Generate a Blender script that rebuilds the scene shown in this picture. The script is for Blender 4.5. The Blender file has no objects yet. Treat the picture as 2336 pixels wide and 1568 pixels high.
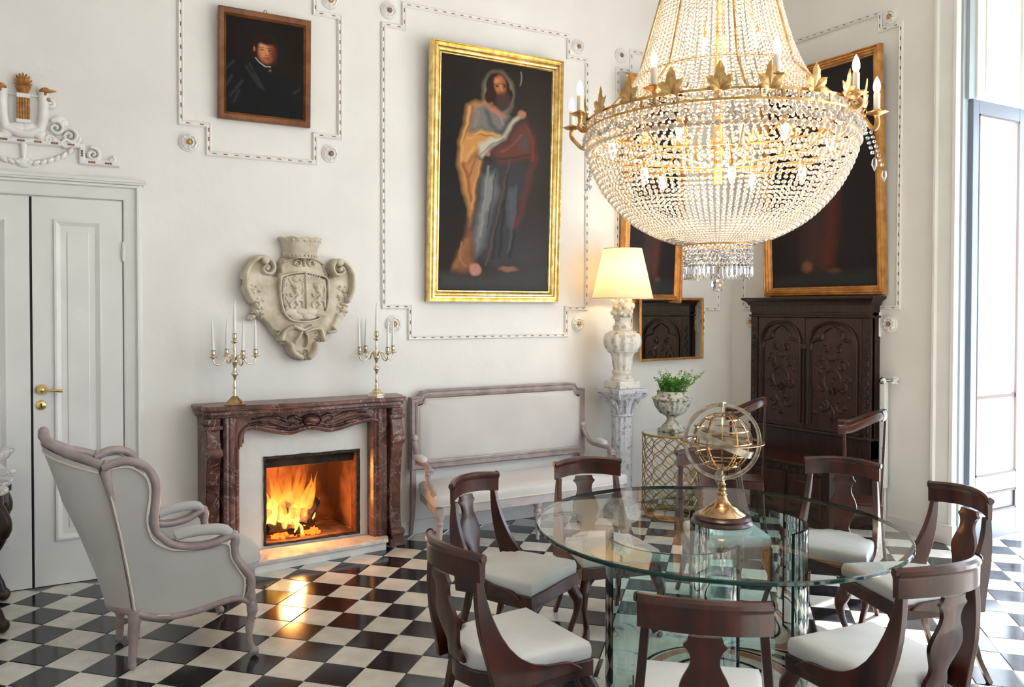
import bpy, math, random
import numpy as np
from mathutils import Vector, Matrix
PI = math.pi
random.seed(7)
SC = bpy.context.scene
COL = SC.collection

# ---------------------------------------------------------------- camera
W_PX, H_PX = 2336, 1568
F_PX, PPX, PPY = 1904.51, 1105.245, 738.471
cam_data = bpy.data.cameras.new('camera')
cam = bpy.data.objects.new('camera', cam_data); COL.objects.link(cam)
CAM = Vector((-5.61324, -5.46466, 1.62135))
Fv = Vector((0.48866, 0.87229, -0.01800)); Rv = Vector((0.87244, -0.48872, 0.00098)); Uv = Vector((0.00794, 0.01618, 0.99984))
cam.matrix_world = Matrix(((Rv.x, Uv.x, -Fv.x, CAM.x), (Rv.y, Uv.y, -Fv.y, CAM.y), (Rv.z, Uv.z, -Fv.z, CAM.z), (0, 0, 0, 1)))
cam_data.sensor_width = 36.0
cam_data.lens = F_PX / W_PX * 36.0
cam_data.shift_x = -(PPX - W_PX / 2) / W_PX
cam_data.shift_y = (PPY - H_PX / 2) / W_PX
cam_data.clip_start = 0.05; cam_data.clip_end = 300
SC.camera = cam

# ---------------------------------------------------------------- light and exposure
SC.view_settings.view_transform = 'Standard'
SC.view_settings.look = 'None'
SC.view_settings.gamma = 1.0
SC.view_settings.use_curve_mapping = False
SC.view_settings.exposure = 0.22
SC.cycles.use_denoising = True
SC.cycles.max_bounces = 10; SC.cycles.diffuse_bounces = 4; SC.cycles.glossy_bounces = 4
SC.cycles.transmission_bounces = 6; SC.cycles.transparent_max_bounces = 24
SC.cycles.caustics_reflective = False; SC.cycles.caustics_refractive = False
SC.cycles.sample_clamp_indirect = 6.0

SKY = 5.6; SUN = 24.0
world = bpy.data.worlds.new('world'); SC.world = world; world.use_nodes = True
wn = world.node_tree; bg = wn.nodes['Background']
bg.inputs[0].default_value = (0.76, 0.87, 1.0, 1); bg.inputs[1].default_value = SKY
sun_d = bpy.data.lights.new('sun', 'SUN'); sun_d.energy = SUN; sun_d.angle = math.radians(0.8); sun_d.color = (1.0, 0.95, 0.86)
sun = bpy.data.objects.new('sun', sun_d); COL.objects.link(sun)
el = math.radians(46)
sdir = Vector((-0.99 * math.cos(el), -0.14 * math.cos(el), -math.sin(el)))
sun.rotation_euler = sdir.to_track_quat('-Z', 'Y').to_euler(); sun.location = (6, 0, 8)

def portal(name, loc, sx, sy, direction):
    d = bpy.data.lights.new(name, 'AREA'); d.shape = 'RECTANGLE'; d.size = sx; d.size_y = sy
    d.cycles.is_portal = True
    o = bpy.data.objects.new(name, d); COL.objects.link(o); o.location = loc
    o.rotation_euler = Vector(direction).to_track_quat('-Z', 'Y').to_euler()
    return o

# ---------------------------------------------------------------- materials
def mat(name, color=(.8, .8, .8), rough=.5, metal=0.0, **kw):
    m = bpy.data.materials.new(name); m.use_nodes = True
    b = m.node_tree.nodes['Principled BSDF']
    b.inputs['Base Color'].default_value = (*color, 1); b.inputs['Roughness'].default_value = rough; b.inputs['Metallic'].default_value = metal
    for k, v in kw.items():
        b.inputs[k.replace('_', ' ')].default_value = v
    return m
def N(m, t, **kw):
    n = m.node_tree.nodes.new(t)
    for k, v in kw.items():
        if k in n.inputs: n.inputs[k].default_value = v
        else: setattr(n, k, v)
    return n
def L(m, a, ao, b, bi): m.node_tree.links.new(a.outputs[ao], b.inputs[bi])
def P(m): return m.node_tree.nodes['Principled BSDF']
def noisy(m, c1, c2, scale=5.0, detail=6.0, bump=0.0, lo=.35, hi=.65, bscale=None, distort=0.0, stretch=None, rnd=0.0, bdist=.01):
    tc = N(m, 'ShaderNodeTexCoord'); nz = N(m, 'ShaderNodeTexNoise', Scale=scale, Detail=detail, Distortion=distort)
    src, so = tc, 'Object'
    if stretch:
        mp = N(m, 'ShaderNodeMapping'); mp.inputs['Scale'].default_value = stretch
        L(m, tc, 'Object', mp, 'Vector'); src, so = mp, 'Vector'
    if rnd:
        oi = N(m, 'ShaderNodeObjectInfo'); vm = N(m, 'ShaderNodeVectorMath', operation='ADD'); sc_ = N(m, 'ShaderNodeMath', operation='MULTIPLY'); sc_.inputs[1].default_value = 50.0
        L(m, oi, 'Random', sc_, 0); L(m, src, so, vm, 0); L(m, sc_, 0, vm, 1); src, so = vm, 0
    L(m, src, so, nz, 'Vector')
    cr = N(m, 'ShaderNodeValToRGB'); e = cr.color_ramp.elements
    e[0].position = lo; e[0].color = (*c1, 1); e[1].position = hi; e[1].color = (*c2, 1)
    L(m, nz, 'Fac', cr, 'Fac'); L(m, cr, 'Color', P(m), 'Base Color')
    if bump:
        n2 = nz
        if bscale:
            n2 = N(m, 'ShaderNodeTexNoise', Scale=bscale, Detail=6.0); L(m, src, so, n2, 'Vector')
        bp = N(m, 'ShaderNodeBump', Strength=bump, Distance=bdist); L(m, n2, 'Fac', bp, 'Height'); L(m, bp, 'Normal', P(m), 'Normal')
    return m, cr, (src, so)

M = {}
M['wall'] = noisy(mat('plaster_wall', rough=.75), (.80, .785, .765), (.86, .85, .83), 1.6, 5, bump=.25, bscale=7, bdist=.02)[0]
M['ceiling'] = mat('ceiling_plaster', (.84, .82, .78), .8)
M['white_paint'] = noisy(mat('white_gloss_paint', rough=.35), (.74, .75, .74), (.80, .80, .79), 3, 4, bump=.06, bscale=30)[0]
M['plaster'] = noisy(mat('moulding_plaster', rough=.6), (.83, .82, .80), (.88, .87, .85), 12, 4, bump=.15)[0]
M['brown'] = mat('gilt_brown', (.30, .165, .11), .6)
M['ochre'] = noisy(mat('old_ochre_gilding', rough=.45), (.25, .09, .02), (.50, .24, .06), 40, 4)[0]
M['dark_void'] = mat('dark_gap', (.02, .02, .022), .8)
m = mat('black_tile', (.012, .013, .016), .13); noisy(m, (.008, .009, .012), (.028, .03, .035), 14, 8, lo=.4, hi=.75, rnd=1)
P(m).inputs['Specular IOR Level'].default_value = .6; M['tile_black'] = m
m = mat('white_tile', (.7, .68, .62), .12); noisy(m, (.62, .605, .55), (.74, .73, .68), 10, 8, rnd=1); M['tile_white'] = m
M['grout'] = mat('floor_grout', (.30, .28, .24), .7)
def marble(name, base, base2, vein, rough=.2, scale=6.0, w=.05, vs=5.0):
    m = mat(name, rough=rough)
    _, cr, (src, so) = noisy(m, base, base2, scale, 8, distort=1.2)
    nz = N(m, 'ShaderNodeTexNoise', Scale=vs, Detail=10.0, Distortion=1.6); L(m, src, so, nz, 'Vector')
    mt = N(m, 'ShaderNodeMath', operation='SUBTRACT'); mt.inputs[1].default_value = .5; ab = N(m, 'ShaderNodeMath', operation='ABSOLUTE')
    L(m, nz, 'Fac', mt, 0); L(m, mt, 0, ab, 0)
    r = N(m, 'ShaderNodeValToRGB'); r.color_ramp.elements[0].position = 0.0; r.color_ramp.elements[0].color = (1, 1, 1, 1)
    r.color_ramp.elements[1].position = w; r.color_ramp.elements[1].color = (0, 0, 0, 1); L(m, ab, 0, r, 'Fac')
    mx = N(m, 'ShaderNodeMix', data_type='RGBA'); mx.inputs[7].default_value = (*vein, 1)
    L(m, cr, 'Color', mx, 6); L(m, r, 'Color', mx, 0); L(m, mx, 2, P(m), 'Base Color')
    return m
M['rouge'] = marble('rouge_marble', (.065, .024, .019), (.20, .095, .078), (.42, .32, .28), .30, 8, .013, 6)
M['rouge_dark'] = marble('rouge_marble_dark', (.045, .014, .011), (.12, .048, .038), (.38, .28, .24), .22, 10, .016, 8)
M['white_marble'] = marble('white_marble', (.70, .69, .68), (.78, .77, .76), (.32, .31, .34), .2, 3, .02, 3)
M['hearth'] = marble('hearth_marble', (.58, .52, .48), (.68, .63, .60), (.80, .78, .76), .12, 6, .02, 5)
M['pink_marble'] = mat('pink_marble', (.45, .22, .15), .2)
M['infill'] = noisy(mat('whitewashed_infill', rough=.7), (.74, .73, .70), (.82, .81, .79), 6, 5, bump=.2, bscale=18)[0]
M['soot'] = noisy(mat('soot', rough=.9), (.006, .005, .004), (.05, .03, .02), 9, 6)[0]
M['firebrick'] = noisy(mat('scorched_firebrick', rough=.85), (.07, .025, .012), (.46, .19, .09), 3.2, 7, bump=.4, bscale=14, lo=.4, hi=.7)[0]
M['fire_floor'] = noisy(mat('ember_floor', rough=.9), (.10, .035, .02), (.34, .15, .09), 12, 7, bump=.6)[0]
M['iron'] = noisy(mat('black_iron', rough=.6, metal=.5), (.015, .012, .01), (.06, .045, .035), 30, 5, bump=.3)[0]
m = mat('mahogany', (.08, .02, .012), .30); noisy(m, (.014, .003, .0025), (.072, .014, .007), 4, 5, stretch=(2.5, 2.5, .6), distort=1.0, rnd=1); P(m).inputs['Coat Weight'].default_value = .25; P(m).inputs['Coat Roughness'].default_value = .15
M['mahogany'] = m
m = mat('dark_oak', (.03, .01, .008), .38); noisy(m, (.006, .0025, .002), (.034, .010, .007), 7, 7, stretch=(6, 6, .8), distort=1.0, bump=.15, bscale=30); M['oak'] = m
M['oak_panel'] = noisy(mat('dark_oak_panel', rough=.35), (.008, .003, .002), (.060, .014, .008), 9, 8, stretch=(5, 5, 1), distort=2.5, bump=.2, bscale=26)[0]  # redder, more figured oak for doors, lid and panels
M['mauve'] = noisy(mat('mauve_grey_paint', rough=.4), (.27, .215, .215), (.38, .315, .315), 12, 5)[0]
M['mauve_light'] = noisy(mat('pale_mauve_paint', rough=.4), (.42, .37, .37), (.52, .47, .47), 12, 5)[0]
M['upholstery'] = noisy(mat('pale_grey_upholstery', rough=.9, Sheen_Weight=.3), (.44, .43, .425), (.50, .49, .48), 2.2, 3, bump=.12, bscale=220, bdist=.002)[0]
M['sofa_fabric'] = noisy(mat('cream_upholstery', rough=.9, Sheen_Weight=.2), (.60, .575, .565), (.67, .645, .63), 2.0, 3, bump=.1, bscale=220, bdist=.002)[0]
M['piping'] = mat('cream_piping', (.68, .62, .55), .8)
m = mat('ivory_silk', (.66, .66, .65), .55, Sheen_Weight=.3); noisy(m, (.60, .62, .63), (.70, .72, .73), 5, 4, bump=.15, bscale=14, rnd=1); M['silk'] = m
def vmul(m, k): pass
M['gold'] = noisy(mat('gold_leaf', rough=.24, metal=1.0), (.62, .40, .12), (.95, .72, .32), 18, 5, bump=.12, bscale=60)[0]
M['gold_dark'] = noisy(mat('worn_gold', rough=.4, metal=.6), (.45, .20, .055), (.70, .36, .11), 14, 5, bump=.1)[0]
M['brown_frame'] = noisy(mat('walnut_frame', rough=.35), (.12, .038, .010), (.24, .085, .025), 10, 6, stretch=(1, 1, 1), distort=1.0)[0]
M['brass'] = noisy(mat('brass', rough=.2, metal=1.0), (.34, .21, .11), (.56, .38, .21), 14, 4)[0]
M['brass_light'] = mat('bright_brass', (.78, .60, .24), .18, 1.0)
M['silver_brass'] = mat('silver_gilt', (.70, .60, .45), .2, 1.0)
M['pewter'] = noisy(mat('aged_metal_band', rough=.3, metal=1.0), (.26, .22, .17), (.5, .44, .35), 30, 5, bump=.2)[0]
M['chand_gilt'] = noisy(mat('chandelier_gilt', rough=.32, metal=.85), (.42, .23, .08), (.72, .47, .20), 30, 4, bump=.1)[0]
M['candle'] = mat('candle_wax', (.86, .85, .83), .4, Subsurface_Weight=.1)
M['stone'] = noisy(mat('carved_limestone', rough=.85), (.50, .43, .32), (.74, .68, .57), 9, 7, bump=.35, bscale=38)[0]
M['old_stone'] = noisy(mat('weathered_plaster_stone', rough=.85), (.50, .41, .32), (.74, .71, .65), 26, 9, bump=.5, bscale=50, lo=.34, hi=.46)[0]
M['column'] = noisy(mat('distressed_grey_white_paint', rough=.7), (.30, .30, .33), (.58, .59, .63), 34, 9, bump=.5, bscale=60, lo=.34, hi=.48)[0]
M['urn'] = noisy(mat('mossy_urn_stone', rough=.9), (.17, .18, .12), (.62, .60, .53), 34, 8, bump=.6, bscale=50, lo=.36, hi=.52)[0]
M['soil'] = mat('soil', (.03, .02, .012), .95)
M['leaf'] = noisy(mat('fresh_leaf', rough=.5, Subsurface_Weight=.05), (.04, .17, .02), (.18, .44, .06), 30, 3)[0]
M['bark'] = noisy(mat('charred_bark', rough=.95), (.010, .006, .005), (.09, .04, .025), 24, 7, bump=.8, bscale=30)[0]
M['steel'] = mat('white_enamel_pipe', (.75, .78, .78), .3)
M['chrome'] = mat('chrome', (.7, .72, .72), .15, 1.0)
M['leadlight'] = mat('outside_stone', (.62, .60, .56), .8)

def thin_glass(name, tint, ior=1.5, refl=1.0, rough=0.0):
    m = bpy.data.materials.new(name); m.use_nodes = True; nt = m.node_tree
    for n in list(nt.nodes): nt.nodes.remove(n)
    out = nt.nodes.new('ShaderNodeOutputMaterial'); tr = nt.nodes.new('ShaderNodeBsdfTransparent'); gl = nt.nodes.new('ShaderNodeBsdfGlossy'); mx = nt.nodes.new('ShaderNodeMixShader'); fr = nt.nodes.new('ShaderNodeFresnel')
    tr.inputs[0].default_value = (*tint, 1); gl.inputs['Roughness'].default_value = rough; gl.inputs[0].default_value = (refl, refl, refl, 1); fr.inputs[0].default_value = ior
    nt.links.new(fr.outputs[0], mx.inputs[0]); nt.links.new(tr.outputs[0], mx.inputs[1]); nt.links.new(gl.outputs[0], mx.inputs[2]); nt.links.new(mx.outputs[0], out.inputs[0])
    return m
M['table_glass'] = thin_glass('clear_table_glass', (.93, .97, .955), 1.55)
M['panel_glass'] = thin_glass('aqua_curved_glass', (.66, .92, .91), 1.7)
M['window_glass'] = thin_glass('window_glass', (.97, .98, .98), 1.45)
M['glass_edge'] = mat('green_glass_edge', (.012, .045, .042), .08)
M['mirror'] = mat('mirror_silvering', (.80, .80, .72), .02, 1.0)
m = mat('crystal_bead', (1.0, .94, .87), .12, IOR=1.5); P(m).inputs['Transmission Weight'].default_value = .62; M['crystal'] = m
m = mat('clear_crystal', (.97, .97, 1.0), .03, IOR=1.5); P(m).inputs['Transmission Weight'].default_value = .9; M['clear_crystal'] = m
def emit(name, col, s):
    m = bpy.data.materials.new(name); m.use_nodes = True; nt = m.node_tree
    for n in list(nt.nodes): nt.nodes.remove(n)
    out = nt.nodes.new('ShaderNodeOutputMaterial'); e = nt.nodes.new('ShaderNodeEmission'); e.inputs[0].default_value = (*col, 1); e.inputs[1].default_value = s
    nt.links.new(e.outputs[0], out.inputs[0]); return m
M['bulb'] = emit('glowing_bulb', (1.0, .78, .45), 22)
M['bulb_in'] = emit('glowing_inner_bulb', (1.0, .74, .38), 30)
M['ember'] = emit('ember_glow', (1.0, .16, .015), 2.4)
# lamp shade: cloth lit from inside by its own bulb
m = bpy.data.materials.new('lit_shade_cloth'); m.use_nodes = True; nt = m.node_tree
for n in list(nt.nodes): nt.nodes.remove(n)
o_ = nt.nodes.new('ShaderNodeOutputMaterial'); d_ = nt.nodes.new('ShaderNodeBsdfDiffuse'); t_ = nt.nodes.new('ShaderNodeBsdfTranslucent'); x_ = nt.nodes.new('ShaderNodeMixShader')
d_.inputs[0].default_value = (.85, .78, .66, 1); t_.inputs[0].default_value = (.90, .70, .46, 1); x_.inputs[0].default_value = .55
nt.links.new(d_.outputs[0], x_.inputs[1]); nt.links.new(t_.outputs[0], x_.inputs[2]); nt.links.new(x_.outputs[0], o_.inputs[0]); M['shade'] = m
# flames: brightness falls from white-yellow base to orange tongues, edges thin out
m = bpy.data.materials.new('flame'); m.use_nodes = True; nt = m.node_tree
for n in list(nt.nodes): nt.nodes.remove(n)
o_ = nt.nodes.new('ShaderNodeOutputMaterial'); tc = nt.nodes.new('ShaderNodeTexCoord'); sp = nt.nodes.new('ShaderNodeSeparateXYZ'); nz = nt.nodes.new('ShaderNodeTexNoise'); mp = nt.nodes.new('ShaderNodeMapping')
mp.inputs['Scale'].default_value = (9, 9, 3.0); nz.inputs['Scale'].default_value = 1.0; nz.inputs['Detail'].default_value = 3
ad = nt.nodes.new('ShaderNodeMath'); ad.operation = 'MULTIPLY_ADD'; ad.inputs[1].default_value = .55
mr = nt.nodes.new('ShaderNodeMath'); mr.operation = 'MULTIPLY'; mr.inputs[1].default_value = 1.9
cr = nt.nodes.new('ShaderNodeValToRGB'); ce = cr.color_ramp.elements; ce[0].position = .35; ce[0].color = (1, .62, .12, 1); ce[1].position = 1.0; ce[1].color = (.9, .10, .01, 1); e2 = ce.new(.66); e2.color = (1, .33, .035, 1)
st = nt.nodes.new('ShaderNodeMapRange'); st.inputs[1].default_value = .25; st.inputs[2].default_value = 1.05; st.inputs[3].default_value = 3.0; st.inputs[4].default_value = .25
em = nt.nodes.new('ShaderNodeEmission'); tr = nt.nodes.new('ShaderNodeBsdfTransparent'); mx = nt.nodes.new('ShaderNodeMixShader'); lw = nt.nodes.new('ShaderNodeLayerWeight'); lw.inputs[0].default_value = .35
fc = nt.nodes.new('ShaderNodeMapRange'); fc.inputs[1].default_value = 0.0; fc.inputs[2].default_value = 1.0; fc.inputs[3].default_value = .5; fc.inputs[4].default_value = .0
nt.links.new(tc.outputs['Object'], mp.inputs[0]); nt.links.new(mp.outputs[0], nz.inputs[0]); nt.links.new(tc.outputs['Object'], sp.inputs[0])
nt.links.new(sp.outputs['Z'], mr.inputs[0]); nt.links.new(nz.outputs[0], ad.inputs[0]); nt.links.new(mr.outputs[0], ad.inputs[2])
nt.links.new(ad.outputs[0], cr.inputs[0]); nt.links.new(ad.outputs[0], st.inputs[0]); nt.links.new(cr.outputs[0], em.inputs[0]); nt.links.new(st.outputs[0], em.inputs[1])
nt.links.new(lw.outputs['Facing'], fc.inputs[0]); nt.links.new(fc.outputs[0], mx.inputs[0]); nt.links.new(tr.outputs[0], mx.inputs[1]); nt.links.new(em.outputs[0], mx.inputs[2]); nt.links.new(mx.outputs[0], o_.inputs[0])
M['flame'] = m
# paintings: colour comes from the painted canvas attribute
m = mat('oil_canvas', rough=.55); at = N(m, 'ShaderNodeAttribute', attribute_name='paint'); L(m, at, 'Color', P(m), 'Base Color')
tc = N(m, 'ShaderNodeTexCoord'); nz = N(m, 'ShaderNodeTexNoise', Scale=60.0, Detail=4.0); L(m, tc, 'Object', nz, 'Vector'); bp = N(m, 'ShaderNodeBump', Strength=.15, Distance=.003); L(m, nz, 'Fac', bp, 'Height'); L(m, bp, 'Normal', P(m), 'Normal')
P(m).inputs['Specular IOR Level'].default_value = .15
M['canvas'] = m

# ---------------------------------------------------------------- mesh helpers
class MB:
    def __init__(s): s.v = []; s.f = []
    def add(s, vs, fs):
        k = len(s.v); s.v += [tuple(map(float, p)) for p in vs]; s.f += [tuple(i + k for i in f) for f in fs]; return s
    def box(s, x0, x1, y0, y1, z0, z1):
        v = [(x0, y0, z0), (x1, y0, z0), (x1, y1, z0), (x0, y1, z0), (x0, y0, z1), (x1, y0, z1), (x1, y1, z1), (x0, y1, z1)]
        return s.add(v, [(0, 3, 2, 1), (4, 5, 6, 7), (0, 1, 5, 4), (1, 2, 6, 5), (2, 3, 7, 6), (3, 0, 4, 7)])
    def obox(s, c, sx, sy, sz, rz=0, tilt=None):
        c = Vector(c); R = Matrix.Rotation(rz, 3, 'Z')
        if tilt: R = R @ tilt
        v = [c + R @ Vector((a * sx / 2, b * sy / 2, d * sz / 2)) for d in (-1, 1) for b in (-1, 1) for a in (-1, 1)]
        return s.add(v, [(0, 2, 3, 1), (4, 5, 7, 6), (0, 1, 5, 4), (1, 3, 7, 5), (3, 2, 6, 7), (2, 0, 4, 6)])
    def prism(s, pts, fn, a, b):
        """polygon pts (2D), fn(p, t) -> 3D, extruded from t=a to t=b"""
        n = len(pts); v = [fn(p, a) for p in pts] + [fn(p, b) for p in pts]
        f = [tuple(range(n))[::-1], tuple(range(n, 2 * n))] + [(i, (i + 1) % n, n + (i + 1) % n, n + i) for i in range(n)]
        return s.add(v, f)
    def lathe(s, prof, c=(0, 0, 0), n=24, flute=None, square=0, close=True, a0=0.0, a1=2 * PI):
        full = abs(a1 - a0 - 2 * PI) < 1e-6; m_ = n if full else n + 1
        v = []; f = []
        for (r, z) in prof:
            for i in range(m_):
                a = a0 + (a1 - a0) * i / n; rr = r
                if flute: rr = r * (1 + flute(a, z))
                v.append((c[0] + rr * math.cos(a), c[1] + rr * math.sin(a), c[2] + z))
        k = len(prof)
        for j in range(k - 1):
            for i in range(n if not full else n):
                i2 = (i + 1) % m_ if full else i + 1
                f.append((j * m_ + i, j * m_ + i2, (j + 1) * m_ + i2, (j + 1) * m_ + i))
        if close and full:
            if prof[0][0] > 1e-5: f.append(tuple(range(m_))[::-1])
            if prof[-1][0] > 1e-5: f.append(tuple(range((k - 1) * m_, k * m_)))
        return s.add(v, f)
    def tube(s, path, rad, n=8, up=None, flat=1.0, caps=True, closed=False):
        """sweep an ellipse (rad, rad*flat) along path"""
        path = [Vector(p) for p in path]; m_ = len(path)
        if not hasattr(rad, '__len__'): rad = [rad] * m_
        v = []; f = []; prev = None
        for i, p in enumerate(path):
            if closed: t = path[(i + 1) % m_] - path[i - 1]
            else: t = path[min(i + 1, m_ - 1)] - path[max(i - 1, 0)]
            if t.length < 1e-9: t = Vector((0, 0, 1))
            t.normalize()
            if up is not None: b = Vector(up)
            elif prev is None: b = Vector((0, 0, 1)) if abs(t.z) < .9 else Vector((1, 0, 0))
            else: b = prev
            a = t.cross(b)
            if a.length < 1e-6: a = t.cross(Vector((1, 0.01, 0)))
            a.normalize(); b = a.cross(t).normalized(); prev = b
            fl = flat[i] if hasattr(flat, '__len__') else flat
            for k in range(n):
                an = 2 * PI * (k + .5) / n
                v.append(p + a * math.cos(an) * rad[i] + b * math.sin(an) * rad[i] * fl)
        for i in range(m_ if closed else m_ - 1):
            j = (i + 1) % m_
            for k in range(n):
                k2 = (k + 1) % n; f.append((i * n + k, i * n + k2, j * n + k2, j * n + k))
        if caps and not closed: f += [tuple(range(n))[::-1], tuple(range((m_ - 1) * n, m_ * n))]
        return s.add(v, f)
    def sweep(s, path, prof, up=(0, 0, 1), closed=False, caps=True):
        """sweep closed 2D profile (side, up) along path with mitred joints; side is to the right of travel"""
        path = [Vector(p) for p in path]; m_ = len(path); n = len(prof); v = []; f = []; up = Vector(up).normalized()
        for i, p in enumerate(path):
            d1 = (path[i] - path[i - 1]).normalized() if (i > 0 or closed) else None
            d2 = (path[(i + 1) % m_] - path[i]).normalized() if (i < m_ - 1 or closed) else None
            d1 = d1 or d2; d2 = d2 or d1
            s1 = d1.cross(up).normalized(); s2 = d2.cross(up).normalized(); sd = (s1 + s2); sd = sd / max(sd.length_squared / 2, .05)
            for (a, b) in prof: v.append(p + sd * a + up * b)
        for i in range(m_ if closed else m_ - 1):
            j = (i + 1) % m_
            for k in range(n):
                k2 = (k + 1) % n; f.append((i * n + k, j * n + k, j * n + k2, i * n + k2))
        if caps and not closed: f += [tuple(range(n)), tuple(range((m_ - 1) * n, m_ * n))[::-1]]
        return s.add(v, f)
    def ball(s, c, r, n=10, sz=1.0, sx=1.0, sy=1.0):
        m_ = max(4, n // 2); pr = [(math.sin(PI * j / m_), -math.cos(PI * j / m_)) for j in range(m_ + 1)]
        v = []; f = []
        v.append((c[0], c[1], c[2] - r * sz))
        for (a, b) in pr[1:-1]:
            for i in range(n):
                an = 2 * PI * i / n; v.append((c[0] + r * sx * a * math.cos(an), c[1] + r * sy * a * math.sin(an), c[2] + r * sz * b))
        v.append((c[0], c[1], c[2] + r * sz)); t = len(v) - 1
        for i in range(n): f.append((0, 1 + (i + 1) % n, 1 + i))
        for j in range(m_ - 2):
            for i in range(n): f.append((1 + j * n + i, 1 + j * n + (i + 1) % n, 1 + (j + 1) * n + (i + 1) % n, 1 + (j + 1) * n + i))
        for i in range(n): f.append((1 + (m_ - 2) * n + i, 1 + (m_ - 2) * n + (i + 1) % n, t))
        return s.add(v, f)
    def grid(s, P3):
        ny = len(P3); nx = len(P3[0]); v = [p for row in P3 for p in row]
        return s.add(v, [(j * nx + i, j * nx + i + 1, (j + 1) * nx + i + 1, (j + 1) * nx + i) for j in range(ny - 1) for i in range(nx - 1)])
    def xf(s, Mx):
        s.v = [tuple(Mx @ Vector(p)) for p in s.v]; return s
    def each(s, name, m, parent=None, **k):
        """one object per separate piece"""
        par = list(range(len(s.v)))
        def fd(a):
            while par[a] != a: par[a] = par[par[a]]; a = par[a]
            return a
        for f in s.f:
            r = fd(f[0])
            for i in f[1:]: par[fd(i)] = r
        gr = {}
        for f in s.f: gr.setdefault(fd(f[0]), []).append(f)
        out = []
        for fs in gr.values():
            ids = sorted({i for f in fs for i in f}); mp = {a: b for b, a in enumerate(ids)}
            out.append(MB().add([s.v[i] for i in ids], [tuple(mp[i] for i in f) for f in fs]).build(name, m, parent, **k))
        return out
    def build(s, name, m, parent=None, smooth=40, bevel=0.0, loc=None, mats=None, midx=None, subd=0, solid=0.0):
        me = bpy.data.meshes.new(name); me.from_pydata(s.v, [], s.f); me.validate(); me.update()
        for mm in (mats or [m]): me.materials.append(mm)
        if midx: 
            for p_, i_ in zip(me.polygons, midx): p_.material_index = i_
        if smooth:
            me.polygons.foreach_set('use_smooth', [True] * len(me.polygons)); me.set_sharp_from_angle(angle=math.radians(smooth))
        o = bpy.data.objects.new(name, me); COL.objects.link(o)
        if solid: md = o.modifiers.new('s', 'SOLIDIFY'); md.thickness = solid; md.offset = 0
        if subd: md = o.modifiers.new('u', 'SUBSURF'); md.levels = subd; md.render_levels = subd
        if bevel: md = o.modifiers.new('b', 'BEVEL'); md.width = bevel; md.segments = 2; md.limit_method = 'ANGLE'; md.angle_limit = math.radians(35)
        if parent is not None: o.parent = parent
        if loc is not None: o.location = loc
        return o
def thing(name, label, cat, loc=(0, 0, 0), rz=0.0, group=None, kind=None):
    o = bpy.data.objects.new(name, None); COL.objects.link(o); o.location = loc; o.rotation_euler = (0, 0, rz); o.empty_display_size = .1
    if label: o['label'] = label
    if cat: o['category'] = cat
    if group: o['group'] = group
    if kind: o['kind'] = kind
    return o
def tag(o, label, cat, group=None):
    o['label'] = label; o['category'] = cat
    if group: o['group'] = group
    return o
def struct(o): o['kind'] = 'structure'; return o
def sempty(name): 
    o = bpy.data.objects.new(name, None); COL.objects.link(o); o['kind'] = 'structure'; return o
def copy_tree(o, parent=None):
    c = o.copy(); COL.objects.link(c); c.parent = parent
    for ch in list(o.children): copy_tree(ch, c)
    return c
def lerp(a, b, t): return a + (b - a) * t
def smoothpath(pts, n=6):
    """Catmull-Rom through points"""
    P_ = [Vector(p) if len(p) == 3 else Vector((p[0], p[1], 0)) for p in pts]; out = []
    for i in range(len(P_) - 1):
        p0 = P_[max(i - 1, 0)]; p1 = P_[i]; p2 = P_[i + 1]; p3 = P_[min(i + 2, len(P_) - 1)]
        for k in range(n):
            t = k / n; out.append(.5 * ((2 * p1) + (-p0 + p2) * t + (2 * p0 - 5 * p1 + 4 * p2 - p3) * t * t + (-p0 + 3 * p1 - 3 * p2 + p3) * t ** 3))
    out.append(P_[-1]); return out
def sp2(pts, n=6): return [(p.x, p.y) for p in smoothpath(pts, n)]
def interp(xs, ys, x): return float(np.interp(x, xs, ys))

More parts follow.
